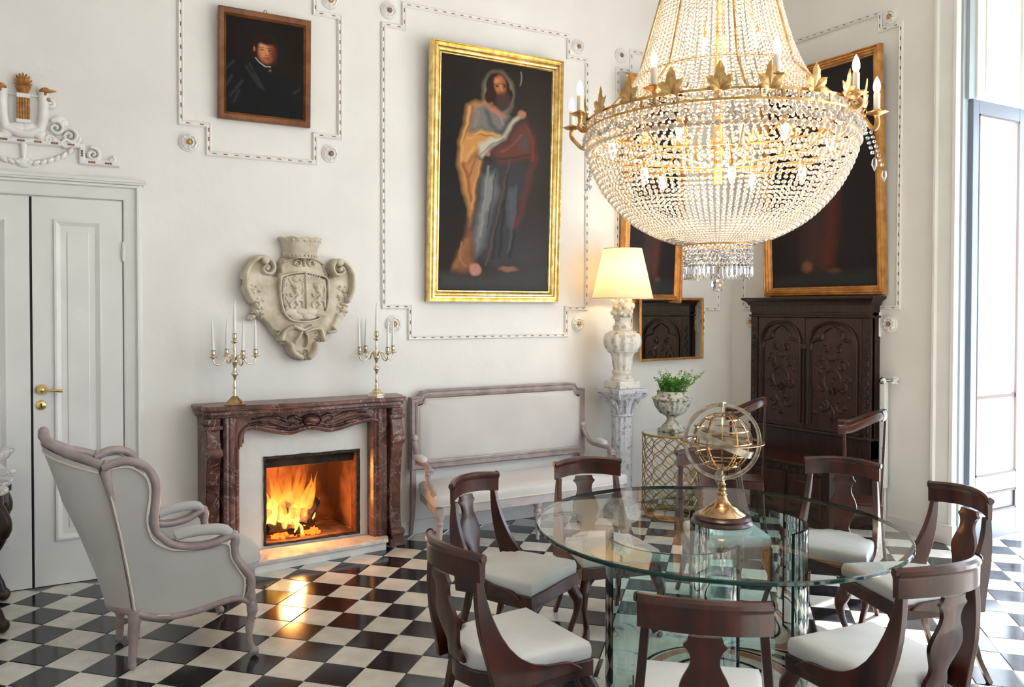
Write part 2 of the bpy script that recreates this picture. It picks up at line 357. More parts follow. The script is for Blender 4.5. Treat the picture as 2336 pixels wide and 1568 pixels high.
# relief carving: heights from strokes on a 2D grid
class Relief:
    def __init__(s, x0, x1, y0, y1, n):
        s.nx = n; s.ny = max(2, int(n * (y1 - y0) / (x1 - x0))); s.X, s.Y = np.meshgrid(np.linspace(x0, x1, s.nx), np.linspace(y0, y1, s.ny)); s.H = np.zeros_like(s.X)
    def dist(s, pts):
        d = np.full(s.X.shape, 9.0); T = np.zeros_like(d); m_ = len(pts) - 1
        for i in range(m_):
            (ax, ay), (bx, by) = pts[i][:2], pts[i + 1][:2]; vx, vy = bx - ax, by - ay; l = vx * vx + vy * vy + 1e-12
            t = np.clip(((s.X - ax) * vx + (s.Y - ay) * vy) / l, 0, 1); q = np.hypot(s.X - ax - t * vx, s.Y - ay - t * vy); k = q < d
            d = np.where(k, q, d); T = np.where(k, (i + t) / m_, T)
        return d, T
    def stroke(s, pts, r, h, r2=None, base=0.0, add=False):
        d, T = s.dist(pts); R = r + ((r2 if r2 is not None else r) - r) * T
        k = np.clip(1 - (d / np.maximum(R, 1e-5)) ** 2, 0, 1); hh = np.where(k > 0, base + h * np.sqrt(k), 0)
        s.H = s.H + hh if add else np.maximum(s.H, hh); return s
    def inside(s, poly):
        c = np.zeros(s.X.shape, bool); n = len(poly)
        for i in range(n):
            (x1, y1), (x2, y2) = poly[i], poly[(i + 1) % n]
            if y1 == y2: continue
            k = ((s.Y > y1) != (s.Y > y2)) & (s.X < (x2 - x1) * (s.Y - y1) / (y2 - y1) + x1); c ^= k
        return c
    def plate(s, poly, h, edge=.01, dome=0.0):
        c = s.inside(poly); d, _ = s.dist(list(poly) + [poly[0]]); e = np.clip(d / edge, 0, 1); e = np.sqrt(1 - (1 - e) ** 2)
        hh = np.where(c, h * e + dome * np.clip(d / (d[c].max() if c.any() else 1), 0, 1) ** .6, 0); s.H = np.maximum(s.H, hh); return s
    def ell(s, cx, cy, rx, ry, h, base=0.0, add=False, rot=0.0):
        c_, s_ = math.cos(rot), math.sin(rot); u = ((s.X - cx) * c_ + (s.Y - cy) * s_) / rx; v = (-(s.X - cx) * s_ + (s.Y - cy) * c_) / ry
        k = np.clip(1 - u * u - v * v, 0, 1); hh = np.where(k > 0, base + h * np.sqrt(k), 0); s.H = s.H + hh if add else np.maximum(s.H, hh); return s
    def groove(s, pts, r, h):
        d, _ = s.dist(pts); k = np.clip(1 - (d / r) ** 2, 0, 1); s.H = np.where(s.H > 0, np.maximum(s.H - h * np.sqrt(k), .0008), 0); return s
    def mesh(s, fn, eps=1e-5):
        """fn(x, y, h) -> 3D"""
        H = s.H; keep = H > eps; q = keep[:-1, :-1] | keep[1:, :-1] | keep[:-1, 1:] | keep[1:, 1:]
        ids = -np.ones(H.shape, int); vs = []; fs = []; jj, ii = np.nonzero(q)
        for j, i in zip(jj, ii):
            c = []
            for (a, b) in ((j, i), (j, i + 1), (j + 1, i + 1), (j + 1, i)):
                if ids[a, b] < 0: ids[a, b] = len(vs); vs.append(fn(s.X[a, b], s.Y[a, b], H[a, b]))
                c.append(int(ids[a, b]))
            fs.append(tuple(c))
        return MB().add(vs, fs)
def spiral(cx, cy, r0, turns, a0, sgn=1, r1=.12, n=28):
    return [(cx + r0 * (1 - (1 - r1) * t) * math.cos(a0 + sgn * 2 * PI * turns * t), cy + r0 * (1 - (1 - r1) * t) * math.sin(a0 + sgn * 2 * PI * turns * t)) for t in [i / n for i in range(n + 1)]]
onY0 = lambda y: (lambda a, b, h: (a, y - h, b))
# ---------------------------------------------------------------- constants of this room
GRID_O = (-4.388236, -1.231648, 0); GRID_U = (.139884, -.142942, 0); GRID_V = (.142942, .139884, 0)
LAMP_E = 6.5; CH_E = 36
M['bronze_wire'] = mat('antique_gold_wire', (.42, .28, .09), .35, .9)
M['pipe_grey'] = mat('blue_grey_paint', (.36, .42, .46), .5)
M['leaf_paint'] = mat('shade_toned_leaf_paint', (.17, .20, .26), .4)  # whitish leaf paint, darkened and blued so the colour carries its shade
M['bead_brown'] = mat('worn_brown_wood', (.11, .075, .07), .5)
M['rust'] = noisy(mat('rusty_iron', rough=.8), (.05, .012, .006), (.20, .05, .025), 20, 6)[0]
M['old_stone_pale'] = noisy(mat('pale_carved_stone', rough=.85), (.62, .55, .42), (.80, .76, .66), 20, 6, bump=.4, bscale=60)[0]
M['candle_warm'] = mat('ivory_candle_sleeve', (.80, .76, .68), .45, Subsurface_Weight=.1)
def PANELS(cp):
    cp(.21, .035, .27, math.radians(-88), math.radians(107))
    cp(-.24, .0, .275, math.radians(120), math.radians(302))
CHAIR_LIST = [
 (-4.30, -2.88, 2, 'nearest dining chair on the left of the table, cut by the bottom edge'),
 (-3.70, -1.93, -64, 'dining chair with sunlit back standing between the armchair and the settee'),
 (-2.94, -1.82, -104, 'dining chair pulled up before the right half of the settee'),
 (-2.14, -1.91, -119, 'dining chair behind the armillary sphere'),
 (-1.73, -2.49, -154, 'dining chair in front of the dark cupboard doors'),
 (-1.89, -3.24, 160, 'dark dining chair beside the window, seen from its right side'),
 (-3.03, -3.86, 84, 'nearest dining chair on the window side, back towards the window'),
 (-3.935, -3.735, 49, 'dining chair in front of the table, seen from directly behind'),
]
# ================================================================= THE ROOM
CEIL = 4.75; XL = -8.2; YB = -8.0
wb = MB()   # back wall with a hole for the firebox
FX0, FX1, FZ0, FZ1 = -4.235, -3.585, .09, .665
for (a, b, c, d) in ((XL, FX0, 0, CEIL), (FX1, .12, 0, CEIL), (FX0, FX1, FZ1, CEIL), (FX0, FX1, 0, FZ0)):
    wb.box(a, b, 0, .12, c, d)
struct(wb.build('wall_back', M['wall'], smooth=0))
OPN = ((-3.45, -2.07), (-6.05, -4.15), (-7.75, -6.45))          # right-wall windows; middle one widened, last one unseen and added for more daylight
wr = MB(); ZT = 3.12
ys = [0, -2.07, -3.45, -4.55, -5.95, YB]
for (a, b) in ((0, -2.07), (-3.45, -4.15), (-6.05, -6.45), (-7.75, YB)): wr.box(0, .12, b, a, 0, CEIL)
for (a, b) in OPN: wr.box(0, .12, a, b, ZT + .9, CEIL)
struct(wr.build('wall_right', M['wall'], smooth=0))
struct(MB().box(XL - .12, XL, YB, .12, 0, CEIL).build('wall_left', M['wall'], smooth=0))
wf = MB().box(XL, .12, YB - .12, YB, 0, CEIL)
struct(wf.build('wall_front', M['wall'], smooth=0))
struct(MB().box(XL, .12, YB, .12, CEIL, CEIL + .1).build('ceiling', M['ceiling'], smooth=0))
portal('portal_1', (.10, -2.76, 1.95), 1.38, 3.9, (-1, 0, 0)); portal('portal_2', (.10, -5.10, 2.0), 1.9, 4.0, (-1, 0, 0)); portal('portal_3', (.10, -7.10, 2.0), 1.3, 4.0, (-1, 0, 0))


# ---- floor: every tile its own block
floor = struct(MB().box(XL, .5, YB, .12, -.06, -.012).build('floor', M['grout'], smooth=0))
GO = Vector((.0, .0, 0)); GU = Vector((.1, .1, 0)); GV = Vector((.1, .1, 0))
GO = Vector(GRID_O); GU = Vector(GRID_U); GV = Vector(GRID_V)
def tile_mb(g=.0016, h=.012, b=.003):
    m_ = MB(); a = .1 - g; c = a - b
    v = [(-a, -a, -h), (a, -a, -h), (a, a, -h), (-a, a, -h), (-a, -a, -b * .4), (a, -a, -b * .4), (a, a, -b * .4), (-a, a, -b * .4), (-c, -c, 0), (c, -c, 0), (c, c, 0), (-c, c, 0)]
    f = [(8, 9, 10, 11)]
    for k in range(4):
        l = (k + 1) % 4; f += [(k, l, 4 + l, 4 + k), (4 + k, 4 + l, 8 + l, 8 + k)]
    return m_.add(v, f)
TANG = math.atan2(GU.y, GU.x)
tiles = []
for i in range(-60, 60):
    for j in range(-60, 60):
        p = GO + GU * (i + .5) + GV * (j + .5)
        if not (XL + .1 < p.x < .55 and YB + .1 < p.y < .02): continue
        if p.x > .0 and not (-3.5 < p.y < -2.0): continue
        d = p - CAM; z = d.dot(Fv)
        if z > .3:
            x = PPX + F_PX * d.dot(Rv) / z; y = PPY - F_PX * d.dot(Uv) / z; vis = -40 < x < 2376 and y < 1610
        else: vis = False
        tiles.append((0 if vis else 1, z if z > 0 else 99, i, j, p.copy()))
tiles.sort(key=lambda t: t[:4])
proto = {}
rest = MB(); ridx = []
for n_, (nv, z, i, j, p) in enumerate(tiles):
    black = (i + j) % 2 != 0
    if n_ < 300:
        if black not in proto:
            o = tile_mb().build('tile', M['tile_black' if black else 'tile_white'], floor, smooth=0); proto[black] = o
        else: o = proto[black].copy(); COL.objects.link(o)
        o.location = (p.x, p.y, random.uniform(-.0006, .0004)); o.rotation_euler = (random.uniform(-.0012, .0012), random.uniform(-.0012, .0012), TANG)
    else:
        k = len(rest.f); t = tile_mb(); R = Matrix.Translation((p.x, p.y, random.uniform(-.0006, .0004))) @ Matrix.Rotation(TANG, 4, 'Z'); t.xf(R)
        rest.add(t.v, t.f); ridx += [1 if black else 0] * (len(rest.f) - k)
o = rest.build('tile', None, floor, smooth=0, mats=[M['tile_white'], M['tile_black']], midx=ridx); o['kind'] = 'stuff'
# marble inlay under the table: square slab border with rings
inl = sempty('trim_1'); inl.location = (-2.93, -2.80, 0); inl.rotation_euler = (0, 0, TANG)
q = MB(); 
for (a, b, c, d) in ((-.52, .52, .36, .52), (-.52, .52, -.52, -.36), (-.52, -.36, -.36, .36), (.36, .52, -.36, .36)): q.box(a, b, c, d, -.01, .0012)
q.each('marble_border', M['white_marble'], inl, smooth=0)
MB().box(-.36, .36, -.36, .36, -.01, .0009).build('marble_field', M['tile_white'], inl, smooth=0)
for (a, b, mm, zz) in ((.335, .350, 'tile_black', .0016), (.28, .325, 'pink_marble', .0016), (.20, .22, 'tile_black', .0016)):
    MB().lathe([(a, -.005), (a, zz), (b, zz), (b, -.005)], n=64, close=False).build('inlay_ring', M[mm], inl, smooth=0)

# ---- baseboards
bp_ = [(0, 0), (-.018, 0), (-.018, .088), (-.012, .10), (0, .10)]
def baseboard(name, a, b, prof=bp_, m_='white_paint'):
    return struct(MB().sweep([a, b], prof).build(name, M[m_], smooth=0))
for b_ in MB().box(-4.94, -4.66, -.018, 0, 0, .10).box(-3.30, -.0, -.018, 0, 0, .10).each('baseboard_back', M['white_paint'], smooth=0, bevel=.004): struct(b_)
struct(MB().box(-.018, 0, -1.90, -.018, 0, .10).build('baseboard_right', M['white_paint'], smooth=0, bevel=.004))
struct(MB().box(-8.2, -6.2, -.018, 0, 0, .10).build('baseboard_left', M['white_paint'], smooth=0, bevel=.004))

# ---- double door in the back wall
def casing(path, w, name, parent, m_='white_paint', side=1, d=.05):
    pr = [(0, 0), (0, d * .5), (w * .12, d * .8), (w * .2, d), (w * .3, d), (w * .36, d * .62), (w * .85, d * .55), (w, d * .42), (w, 0)]
    pr = [(a * side, b) for a, b in pr]
    return MB().sweep(path, pr, up=(0, -1, 0)).build(name, M[m_], parent, smooth=30)
door = sempty('door_1')
DX0, DX1, DZ = -6.02, -5.055, 2.262
casing([(-6.12, 0, 0), (-6.12, 0, 2.375), (-4.945, 0, 2.375), (-4.945, 0, 0)], .105, 'door_casing', door, side=1)
MB().box(-6.17, -4.925, -.062, 0, 2.372, 2.392).box(-6.15, -4.935, -.055, 0, 2.36, 2.374).each('cornice_strip', M['white_paint'], door, smooth=0, bevel=.003)
def leaf(x0, x1, name='door_leaf'):
    lf = MB().box(x0, x1, -.016, 0, .006, DZ).build(name, M['white_paint'], door, smooth=0, bevel=.002)
    w = x1 - x0; a, b = x0 + w * .235, x1 - w * .235
    for (z0, z1) in ((.70, 2.135), (.265, .625)):
        fr = [(0, 0), (0, .012), (.012, .014), (.022, .008), (.034, .002), (.034, 0)]
        MB().sweep([(a, -.016, z0), (a, -.016, z1), (b, -.016, z1), (b, -.016, z0)], [(p_, q_) for p_, q_ in fr], up=(0, -1, 0), closed=True).build('panel_moulding', M['white_paint'], lf, smooth=30)
        MB().box(a + .068, b - .068, -.021, -.012, z0 + .068, z1 - .068).build('panel', M['white_paint'], lf, smooth=0, bevel=.004)
    return lf
LX0, LX1 = -5.535, -5.058
lr = leaf(LX0, LX1); ll = leaf(-6.02, -5.548)
MB().box(-5.548, -5.535, -.006, 0, 0, DZ).build('meeting_gap', M['dark_void'], door, smooth=0)
MB().box(-6.02, -5.05, -.010, 0, 0, .007).build('bottom_gap', M['dark_void'], door, smooth=0)
for hz in (1.96, .35):
    MB().lathe([(.0, -.062), (.006, -.058), (.008, -.05), (.010, -.045), (.010, .045), (.008, .05), (.006, .058), (.0, .062)], (-5.052, -.022, hz), 10).build('hinge', M['white_paint'], lr, smooth=40)
hd = MB(); Rm = Matrix.Translation((-5.492, -.016, 1.15)) @ Matrix.Rotation(PI / 2, 4, 'X')
t = MB().lathe([(0, .045), (.012, .044), (.018, .036), (.022, .02), (.030, .012), (.032, 0)][::-1], n=20); t.xf(Rm); hd.add(t.v, t.f)
hd.tube(smoothpath([(-5.492, -.05, 1.15), (-5.47, -.058, 1.15), (-5.43, -.056, 1.145), (-5.385, -.054, 1.140)]), [.006] * 10 + [.007] * 5 + [.0095] * 4, 10)
hd.build('door_handle', M['brass_light'], lr, smooth=50)
t = MB().lathe([(0, .010), (.020, .009), (.027, .005), (.029, 0)][::-1], n=24); t.xf(Matrix.Translation((-5.495, -.016, 1.06)) @ Matrix.Rotation(PI / 2, 4, 'X')); es = t.build('keyhole_plate', M['brass_light'], lr, smooth=50)
MB().box(-5.498, -5.492, -.0285, -.02, 1.048, 1.064).ball((-5.495, -.026, 1.066), .005, 8).build('keyhole', M['dark_void'], lr, smooth=40)

# ---- plaster wall mouldings with gilt bead marks, rosettes
def wallfn(wall):
    if wall == 'back': return lambda a, b, h: (a, -h, b)
    return lambda a, b, h: (-h, -a, b)
def strip_frame(n, pts, wall, closed=True, w=.034, lab=None):
    fn = wallfn(wall); up = (0, -1, 0) if wall == 'back' else (-1, 0, 0)
    o = sempty('trim_%d' % n); path = [fn(a, b, 0) for a, b in pts]
    hw = w / 2; pr = [(-hw, 0), (-hw, .010), (-hw * .6, .018), (-hw * .15, .012), (hw * .15, .012), (hw * .6, .018), (hw, .010), (hw, 0)]
    MB().sweep(path, pr, up=up, closed=closed).build('moulding_strip', M['plaster'], o, smooth=30)
    mk = MB(); K = len(pts)
    for i in range(K if closed else K - 1):
        a = Vector(pts[i]); b = Vector(pts[(i + 1) % K]); l = (b - a).length; d = (b - a) / l; c = max(1, round(l / .070)); st_ = l / c
        for k in range(c):
            m0 = a + d * (st_ * (k + .5)); 
            for e_ in (-.0085, 0, .0085):
                q_ = m0 + d * e_; mk.ball(fn(q_.x, q_.y, .012), .0052, 6, sz=1.0 if abs(d.y) > .5 else .7)
    ob = mk.build('bead_marks', M['brown'], o, smooth=60); ob['kind'] = 'stuff'
    return o
strip_frame(2, [(-4.715, 4.35), (-4.715, 2.775), (-4.55, 2.775), (-4.55, 2.60), (-3.86, 2.60), (-3.86, 2.785), (-3.685, 2.785), (-3.685, 3.60), (-3.857, 3.60), (-3.857, 4.35)], 'back', closed=False)
strip_frame(3, [(-3.367, 3.605), (-3.21, 3.605), (-3.21, 3.77), (-1.797, 3.77), (-1.797, 3.605), (-1.617, 3.605), (-1.617, 1.625), (-1.812, 1.625), (-1.812, 1.412), (-3.165, 1.412), (-3.165, 1.634), (-3.367, 1.634)], 'back')
strip_frame(4, [(-1.31, 3.58), (-1.168, 3.58), (-1.168, 3.747), (-.35, 3.747), (-.35, 3.58), (-.18, 3.58), (-.18, 1.62), (-.35, 1.62), (-.35, 1.42), (-1.16, 1.42), (-1.16, 1.62), (-1.31, 1.62)], 'back')
strip_frame(5, [(.145, 3.69), (.30, 3.69), (.30, 3.82), (1.46, 3.82), (1.46, 3.69), (1.63, 3.69), (1.63, 1.63), (1.47, 1.63), (1.47, 1.43), (.31, 1.43), (.31, 1.63), (.145, 1.63)], 'right')
ROS = []
def rosette(a, b, wall, label, r=.062):
    fn = wallfn(wall); k = 16; pr = [(0, .010), (.3, .012), (.34, .022), (.5, .018), (.56, .012), (.66, .024), (.8, .020), (.86, .010), (.95, .013), (1.0, 0.0)]
    v = []; f = []; n = 32
    for (rr, hh) in pr:
        for i in range(n):
            an = 2 * PI * i / n; h = hh * (1 + (.25 * math.cos(an * 8) if .3 < rr < .9 else 0)); v.append(fn(rr * r * math.cos(an), rr * r * math.sin(an), h))
    for j in range(len(pr) - 1):
        for i in range(n): f.append((j * n + i, (j + 1) * n + i, (j + 1) * n + (i + 1) % n, j * n + (i + 1) % n))
    if wall != 'back': f = [t_[::-1] for t_ in f]; f = [t_[::-1] for t_ in f]
    o = thing('plaster_rosette', label, 'rosette', fn(a, b, 0), group='plaster rosettes at the moulding corners')
    MB().add(v, f).build('disc', M['plaster'], o, smooth=60)
    c = MB().ball(fn(0, 0, .016), r * .26, 12); c.build('boss', M['brown'] if len(ROS) % 2 else M['gold_dark'], o, smooth=60)
    ROS.append(o)
for a, b, w_, lb in ((-4.668, 2.657, 'back', 'white plaster rosette below the left corner of the portrait panel moulding'), (-3.752, 2.668, 'back', 'white plaster rosette below the right corner of the portrait panel moulding'), (-3.752, 3.70, 'back', 'white plaster rosette above the right corner of the portrait panel, cut by the top edge'),
    (-3.325, 3.706, 'back', 'white plaster rosette at the upper left corner of the saint panel'), (-3.29, 1.512, 'back', 'white plaster rosette at the lower left corner of the saint panel, beside the candles'), (-1.705, 3.704, 'back', 'white plaster rosette at the upper right corner of the saint panel'), (-1.697, 1.50, 'back', 'white plaster rosette at the lower right corner of the saint panel, beside the lamp'),
    (-1.276, 3.697, 'back', 'small plaster rosette at the corner of the narrow panel behind the chandelier'), (1.541, 3.765, 'right', 'white plaster rosette at the top right corner of the panel by the window'), (1.558, 1.51, 'right', 'white plaster rosette to the right of the dark cupboard, above the radiator valve'), (.235, 1.51, 'right', 'white plaster rosette behind the left edge of the dark cupboard')):
    rosette(a, b, w_, lb)

# ---- ornament over the door: lyre with gilt fasces and scrolls
od = thing('overdoor_ornament', 'white plaster ornament over the double door, with scrolls, garland and gilt palmette', 'ornament', (0, -.003, 0))
S_ = 1.0
def rel_build(R, name, m_, parent, yb=0.0, sm=60): return R.mesh(lambda a, b, h: (a, yb - h, b)).build(name, M[m_], parent, smooth=sm)
XC = -5.572
R = Relief(-6.13, -5.02, 2.40, 2.93, 330)
for sg in (1, -1):
    X = lambda x: XC + sg * (x)
    R.stroke([(X(.10), 2.86), (X(.105), 2.80), (X(.10), 2.70), (X(.085), 2.645), (X(.03), 2.62), (X(0), 2.615)], .028, .03, .022)
    R.stroke([(X(.02), 2.655), (X(.06), 2.645), (X(.085), 2.62)], .03, .02)
    for (cx, cz, r0, tr, a0, s_) in ((.165, 2.665, .045, 1.4, 2.0, -1), (.235, 2.625, .05, 1.5, 2.4, -1), (.215, 2.575, .03, 1.2, .3, 1), (.36, 2.53, .042, 1.5, 1.8, -1), (.46, 2.505, .018, 1.2, 1.0, -1), (.13, 2.595, .025, 1.2, 0, 1), (.135, 2.80, .025, 1.2, 1.5, -1)):
        R.stroke([(X(p_[0]), p_[1]) for p_ in spiral(cx, cz, r0, tr, a0, s_)], .011, .020, .007, base=.004)
    R.stroke([(X(.09), 2.60), (X(.15), 2.60), (X(.22), 2.565), (X(.28), 2.59), (X(.29), 2.62)], .016, .018, .008)
    R.stroke([(X(.31), 2.50), (X(.40), 2.492), (X(.455), 2.495)], .010, .016)
    R.ell(X(.18), 2.72, .03, .022, .018); R.ell(X(.205), 2.70, .025, .02, .022)
    for k in range(7):
        t_ = k / 6; R.ell(X(.03 + .21 * t_), 2.455 + .085 * t_ ** 2, .024, .013, .022, rot=sg * (.5 + .5 * t_))
R.ell(XC, 2.455, .04, .03, .02); R.stroke([(XC, 2.57), (XC, 2.50), (XC, 2.47)], .018, .02, .008)
rel_build(R, 'scrollwork', 'plaster', od)
pth = [(-6.12, 0, 2.475), (-5.877, 0, 2.475), (-5.877, 0, 2.575), (-5.272, 0, 2.575), (-5.272, 0, 2.482), (-5.07, 0, 2.482)]
MB().sweep([Vector(p_) for p_ in pth], [(-.016, 0), (-.016, .012), (-.008, .022), (.008, .022), (.016, .012), (.016, 0)], up=(0, -1, 0)).build('ledge_strip', M['plaster'], od, smooth=30)
mk = MB()
for x_ in [-5.84 + .085 * k for k in range(7)] + []: 
    for e_ in (-.013, 0, .013): mk.ball((x_ + e_, -.022, 2.575), .007, 6)
for x_ in (-5.22, -5.13):
    for e_ in (-.013, 0, .013): mk.ball((x_ + e_, -.022, 2.482), .007, 6)
for e_ in (-.013, 0, .013): mk.ball((-5.272, -.022, 2.53 + e_), .007, 6)
mk.build('bead_marks', M['brown'], od, smooth=60)['kind'] = 'stuff'
f_ = MB()
for k in range(5): f_.tube([(XC - .026 + .013 * k, -.03, 2.695), (XC - .026 + .013 * k, -.03, 2.815)], .008, 8)
f_.each('fasces_rod', M['ochre'], od, smooth=50)
MB().box(XC - .038, XC + .038, -.035, 0, 2.675, 2.697).box(XC - .034, XC + .034, -.038, 0, 2.815, 2.842).each('fasces_band', M['plaster'], od, smooth=0, bevel=.004)
p_ = MB()
for k in range(-4, 5):
    a = k * .36; tip = (XC + math.sin(a) * .052 * (1 if abs(k) < 4 else .9), -.028, 2.885 + math.cos(a) * .072); p_.tube(smoothpath([(XC, -.02, 2.875), ((XC + tip[0]) / 2, -.03, (2.885 + tip[2]) / 2 - .002), tip], 4), [.004, .006, .008, .010, .011, .011, .010, .009, .003], 7, flat=.6)
p_.lathe([(.018, 2.838), (.032, 2.855), (.040, 2.878), (.043, 2.882), (.0, 2.884)], (XC, -.015, 0), 16)
p_.build('gilt_palmette', M['ochre'], od, smooth=60)
for sg in (1, -1):
    b_ = MB(); x_ = XC + sg * .115
    b_.tube(smoothpath([(x_ - sg * .035, -.03, 2.862), (x_ - sg * .01, -.035, 2.872), (x_ + sg * .018, -.033, 2.868), (x_ + sg * .055, -.03, 2.873)], 4), [.003, .008, .011, .014, .016, .018, .018, .016, .013, .010, .008, .005, .002], 8, flat=.8)
    b_.tube([(x_, -.025, 2.868), (x_ - sg * .006, -.025, 2.842)], [.012, .006], 8); b_.ball((x_ + sg * .012, -.02, 2.822), .012, 8)
    b_.build('gilt_bird_head', M['ochre'], od, smooth=60)
MB().box(XC - .095, XC + .095, -.012, 0, 2.832, 2.838).build('cross_bar', M['plaster'], od, smooth=0)

# ---- window wall: casing, open French leaf, shutter, outside
win = sempty('window_1')
def vcase(y0, y1, z0, z1, name='window_casing'):
    pr = [(y0, 0), (y0, -.030), (y0 - .012, -.045), (y0 - .028, -.045), (y0 - .040, -.028), (y1 + .045, -.024), (y1 + .035, -.036), (y1 + .012, -.036), (y1, -.02), (y1, 0)]
    return MB().prism([(b, a) for a, b in pr], lambda p_, t_: (p_[0], p_[1], t_), z0, z1).build(name, M['white_paint'], win, smooth=30)
vcase(-1.895, -2.07, .12, CEIL - .3)
MB().box(-.05, .0, -2.075, -1.885, 0, .135).build('plinth_block', M['white_paint'], win, smooth=0, bevel=.004)
MB().box(0, .06, -2.085, -2.065, 0, ZT + .9).box(.03, .12, -2.11, -2.08, 3.05, ZT + .9).each('jamb_strip', M['pipe_grey'], win, smooth=0, bevel=.003)
lfw = thing('window_leaf', None, None, (0.065, -2.10, 0)); lfw.parent = win; lfw.scale = (.94, 1, 1)
fr = MB()
for (x0, x1, z0, z1) in ((0, .075, 0.0, 3.05), (.60, .70, 0.0, 3.05), (.075, .60, 2.955, 3.05), (.075, .60, .34, .46), (.075, .60, 0.0, .20)): fr.box(x0, x1, -.02, .02, z0, z1)
fr.build('leaf_frame', M['leaf_paint'], lfw, smooth=0, bevel=.004)
MB().box(.075, .60, -.014, .014, .995, 1.02).build('glazing_bar', M['bead_brown'], lfw, smooth=0)
MB().add([(.075, 0, .46), (.60, 0, .46), (.60, 0, 2.955), (.075, 0, 2.955)], [(0, 1, 2, 3)]).build('pane', M['window_glass'], lfw, smooth=0)
MB().box(.085, .59, -.008, .008, .20, .34).build('bottom_panel', M['leaf_paint'], lfw, smooth=0)
for (a, b, c, d) in ((.075, .087, .46, 2.955), (.588, .60, .46, 2.955), (.075, .60, 2.943, 2.955), (.075, .60, .46, .472), (.075, .60, .328, .34), (.075, .60, .20, .212), (.588, .60, .20, .34)):
    MB().box(a, b, -.022, -.010, c, d).build('glazing_bead', M['bead_brown'], lfw, smooth=0)
MB().box(-.01, .70, -.03, .0, -.01, .012).build('threshold', M['white_marble'], win, smooth=0, loc=(.065, -2.10, 0))
sh = MB().box(.10, .62, -2.125, -2.09, 3.06, 4.01).build('shutter', M['white_paint'], win, smooth=0, bevel=.003)
MB().sweep([(.19, -2.125, 3.12), (.19, -2.125, 3.92), (.53, -2.125, 3.92), (.53, -2.125, 3.12)], [(0, 0), (0, .008), (.014, .010), (.022, 0)], up=(0, -1, 0), closed=True).build('shutter_moulding', M['white_paint'], sh, smooth=30)
MB().box(.62, .66, -2.14, -2.09, 3.06, 4.01).box(.68, .83, -2.13, -2.09, 3.06, 4.01).each('fixed_panel', M['white_paint'], win, smooth=0, bevel=.004)
MB().tube([(.645, -2.15, 3.62), (.645, -2.15, 3.75)], .008, 8).ball((.645, -2.15, 3.76), .010, 8).build('shutter_hinge', M['white_paint'], win, smooth=50)
MB().box(.80, .88, -2.16, -2.09, 0.03, 3.05).build('outer_post', M['bead_brown'], win, smooth=0, bevel=.004)
MB().box(.12, .86, -3.50, -2.07, 4.02, 4.08).build('sky_block_top', M['white_paint'], win, smooth=0)  # top, front and side of a box added to keep sky light off the shutter
MB().box(.84, .88, -3.50, -2.07, 3.06, 4.08).build('sky_block_front', M['white_paint'], win, smooth=0, bevel=.004)
MB().box(.12, .86, -3.50, -3.46, 3.06, 4.08).build('sky_block_side', M['white_paint'], win, smooth=0)
w2 = sempty('window_2')
for y_ in (-3.42, -3.47):
    pass
MB().box(.02, .06, -3.45, -3.38, 0, 4.0).box(.02, .06, -6.05, -5.98, 0, 4.0).box(.02, .06, -4.22, -4.15, 0, 4.0).box(.02, .06, -5.13, -5.07, 0, 4.0).each('window_frame', M['white_paint'], w2, smooth=0, bevel=.004)
struct(MB().box(.5, 14, -14, 10, -.08, -.02).build('terrace_ground', M['leadlight'], smooth=0))

# ---- radiator pipe with valve beside the cupboard
rd = thing('radiator', 'white enamel wall pipe with round valve, right of the dark cupboard', 'radiator', (-.045, -1.545, .30))
MB().box(-.022, .022, -.028, .022, 0, .79).build('pipe', M['steel'], rd, smooth=0, bevel=.010)
kk = MB()
for z_ in (.14, .30, .46, .62): kk.ball((-.023, -.006, z_), .006, 8)
kk.each('bleed_screw', M['chrome'], rd, smooth=60)
v_ = MB(); v_.ball((0, 0, .79), .032, 14); v_.tube([(0, 0, .79), (0, -.07, .80)], .014, 10); v_.build('valve_body', M['chrome'], rd, smooth=60)
v_ = MB()
for k in range(4):
    a = k * PI / 2 + .5; v_.tube([(0, -.08, .80), (math.cos(a) * .030, -.095, .80 + math.sin(a) * .030)], [.010, .012], 8)
v_.ball((0, -.085, .80), .018, 10); v_.build('valve_handle', M['steel'], rd, smooth=60)
MB().tube([(0.02, 0, 0), (.02, 0, -.28)], .012, 10).build('feed_pipe', M['steel'], rd, smooth=60)
# ================================================================= FIREPLACE
fp = thing('fireplace', 'red-brown veined marble chimneypiece with a burning firebox and carved frieze', 'fireplace')
pin = lambda pts, z0, z1, name, m_, par, **k: MB().prism(pts, lambda p_, t_: (p_[0], p_[1], t_), z0, z1).build(name, M[m_], par, **k)
shelf = [(-4.665, 0), (-4.665, -.11), (-4.635, -.17), (-4.64, -.225), (-4.60, -.262), (-4.52, -.275)] + sp2([(-4.42, -.262), (-4.25, -.272), (-3.96, -.295), (-3.66, -.270), (-3.47, -.262)], 5) + [(-3.40, -.275), (-3.33, -.262), (-3.29, -.225), (-3.295, -.17), (-3.265, -.11), (-3.265, 0)]
cx_ = -3.965
def shrink(pts, k, dy): return [((p_[0] - cx_) * k + cx_, min(0, p_[1] + dy) if p_[1] < -.01 else p_[1]) for p_ in pts]
sh_ = pin(shelf, .992, 1.022, 'mantel_shelf', 'rouge', fp, smooth=30, bevel=.009)
pin(shrink(shelf, .985, .022), .965, .993, 'shelf_moulding', 'rouge', fp, smooth=30, bevel=.006)
pin(shrink(shelf, .968, .045), .945, .966, 'shelf_moulding', 'rouge_dark', fp, smooth=30, bevel=.005)
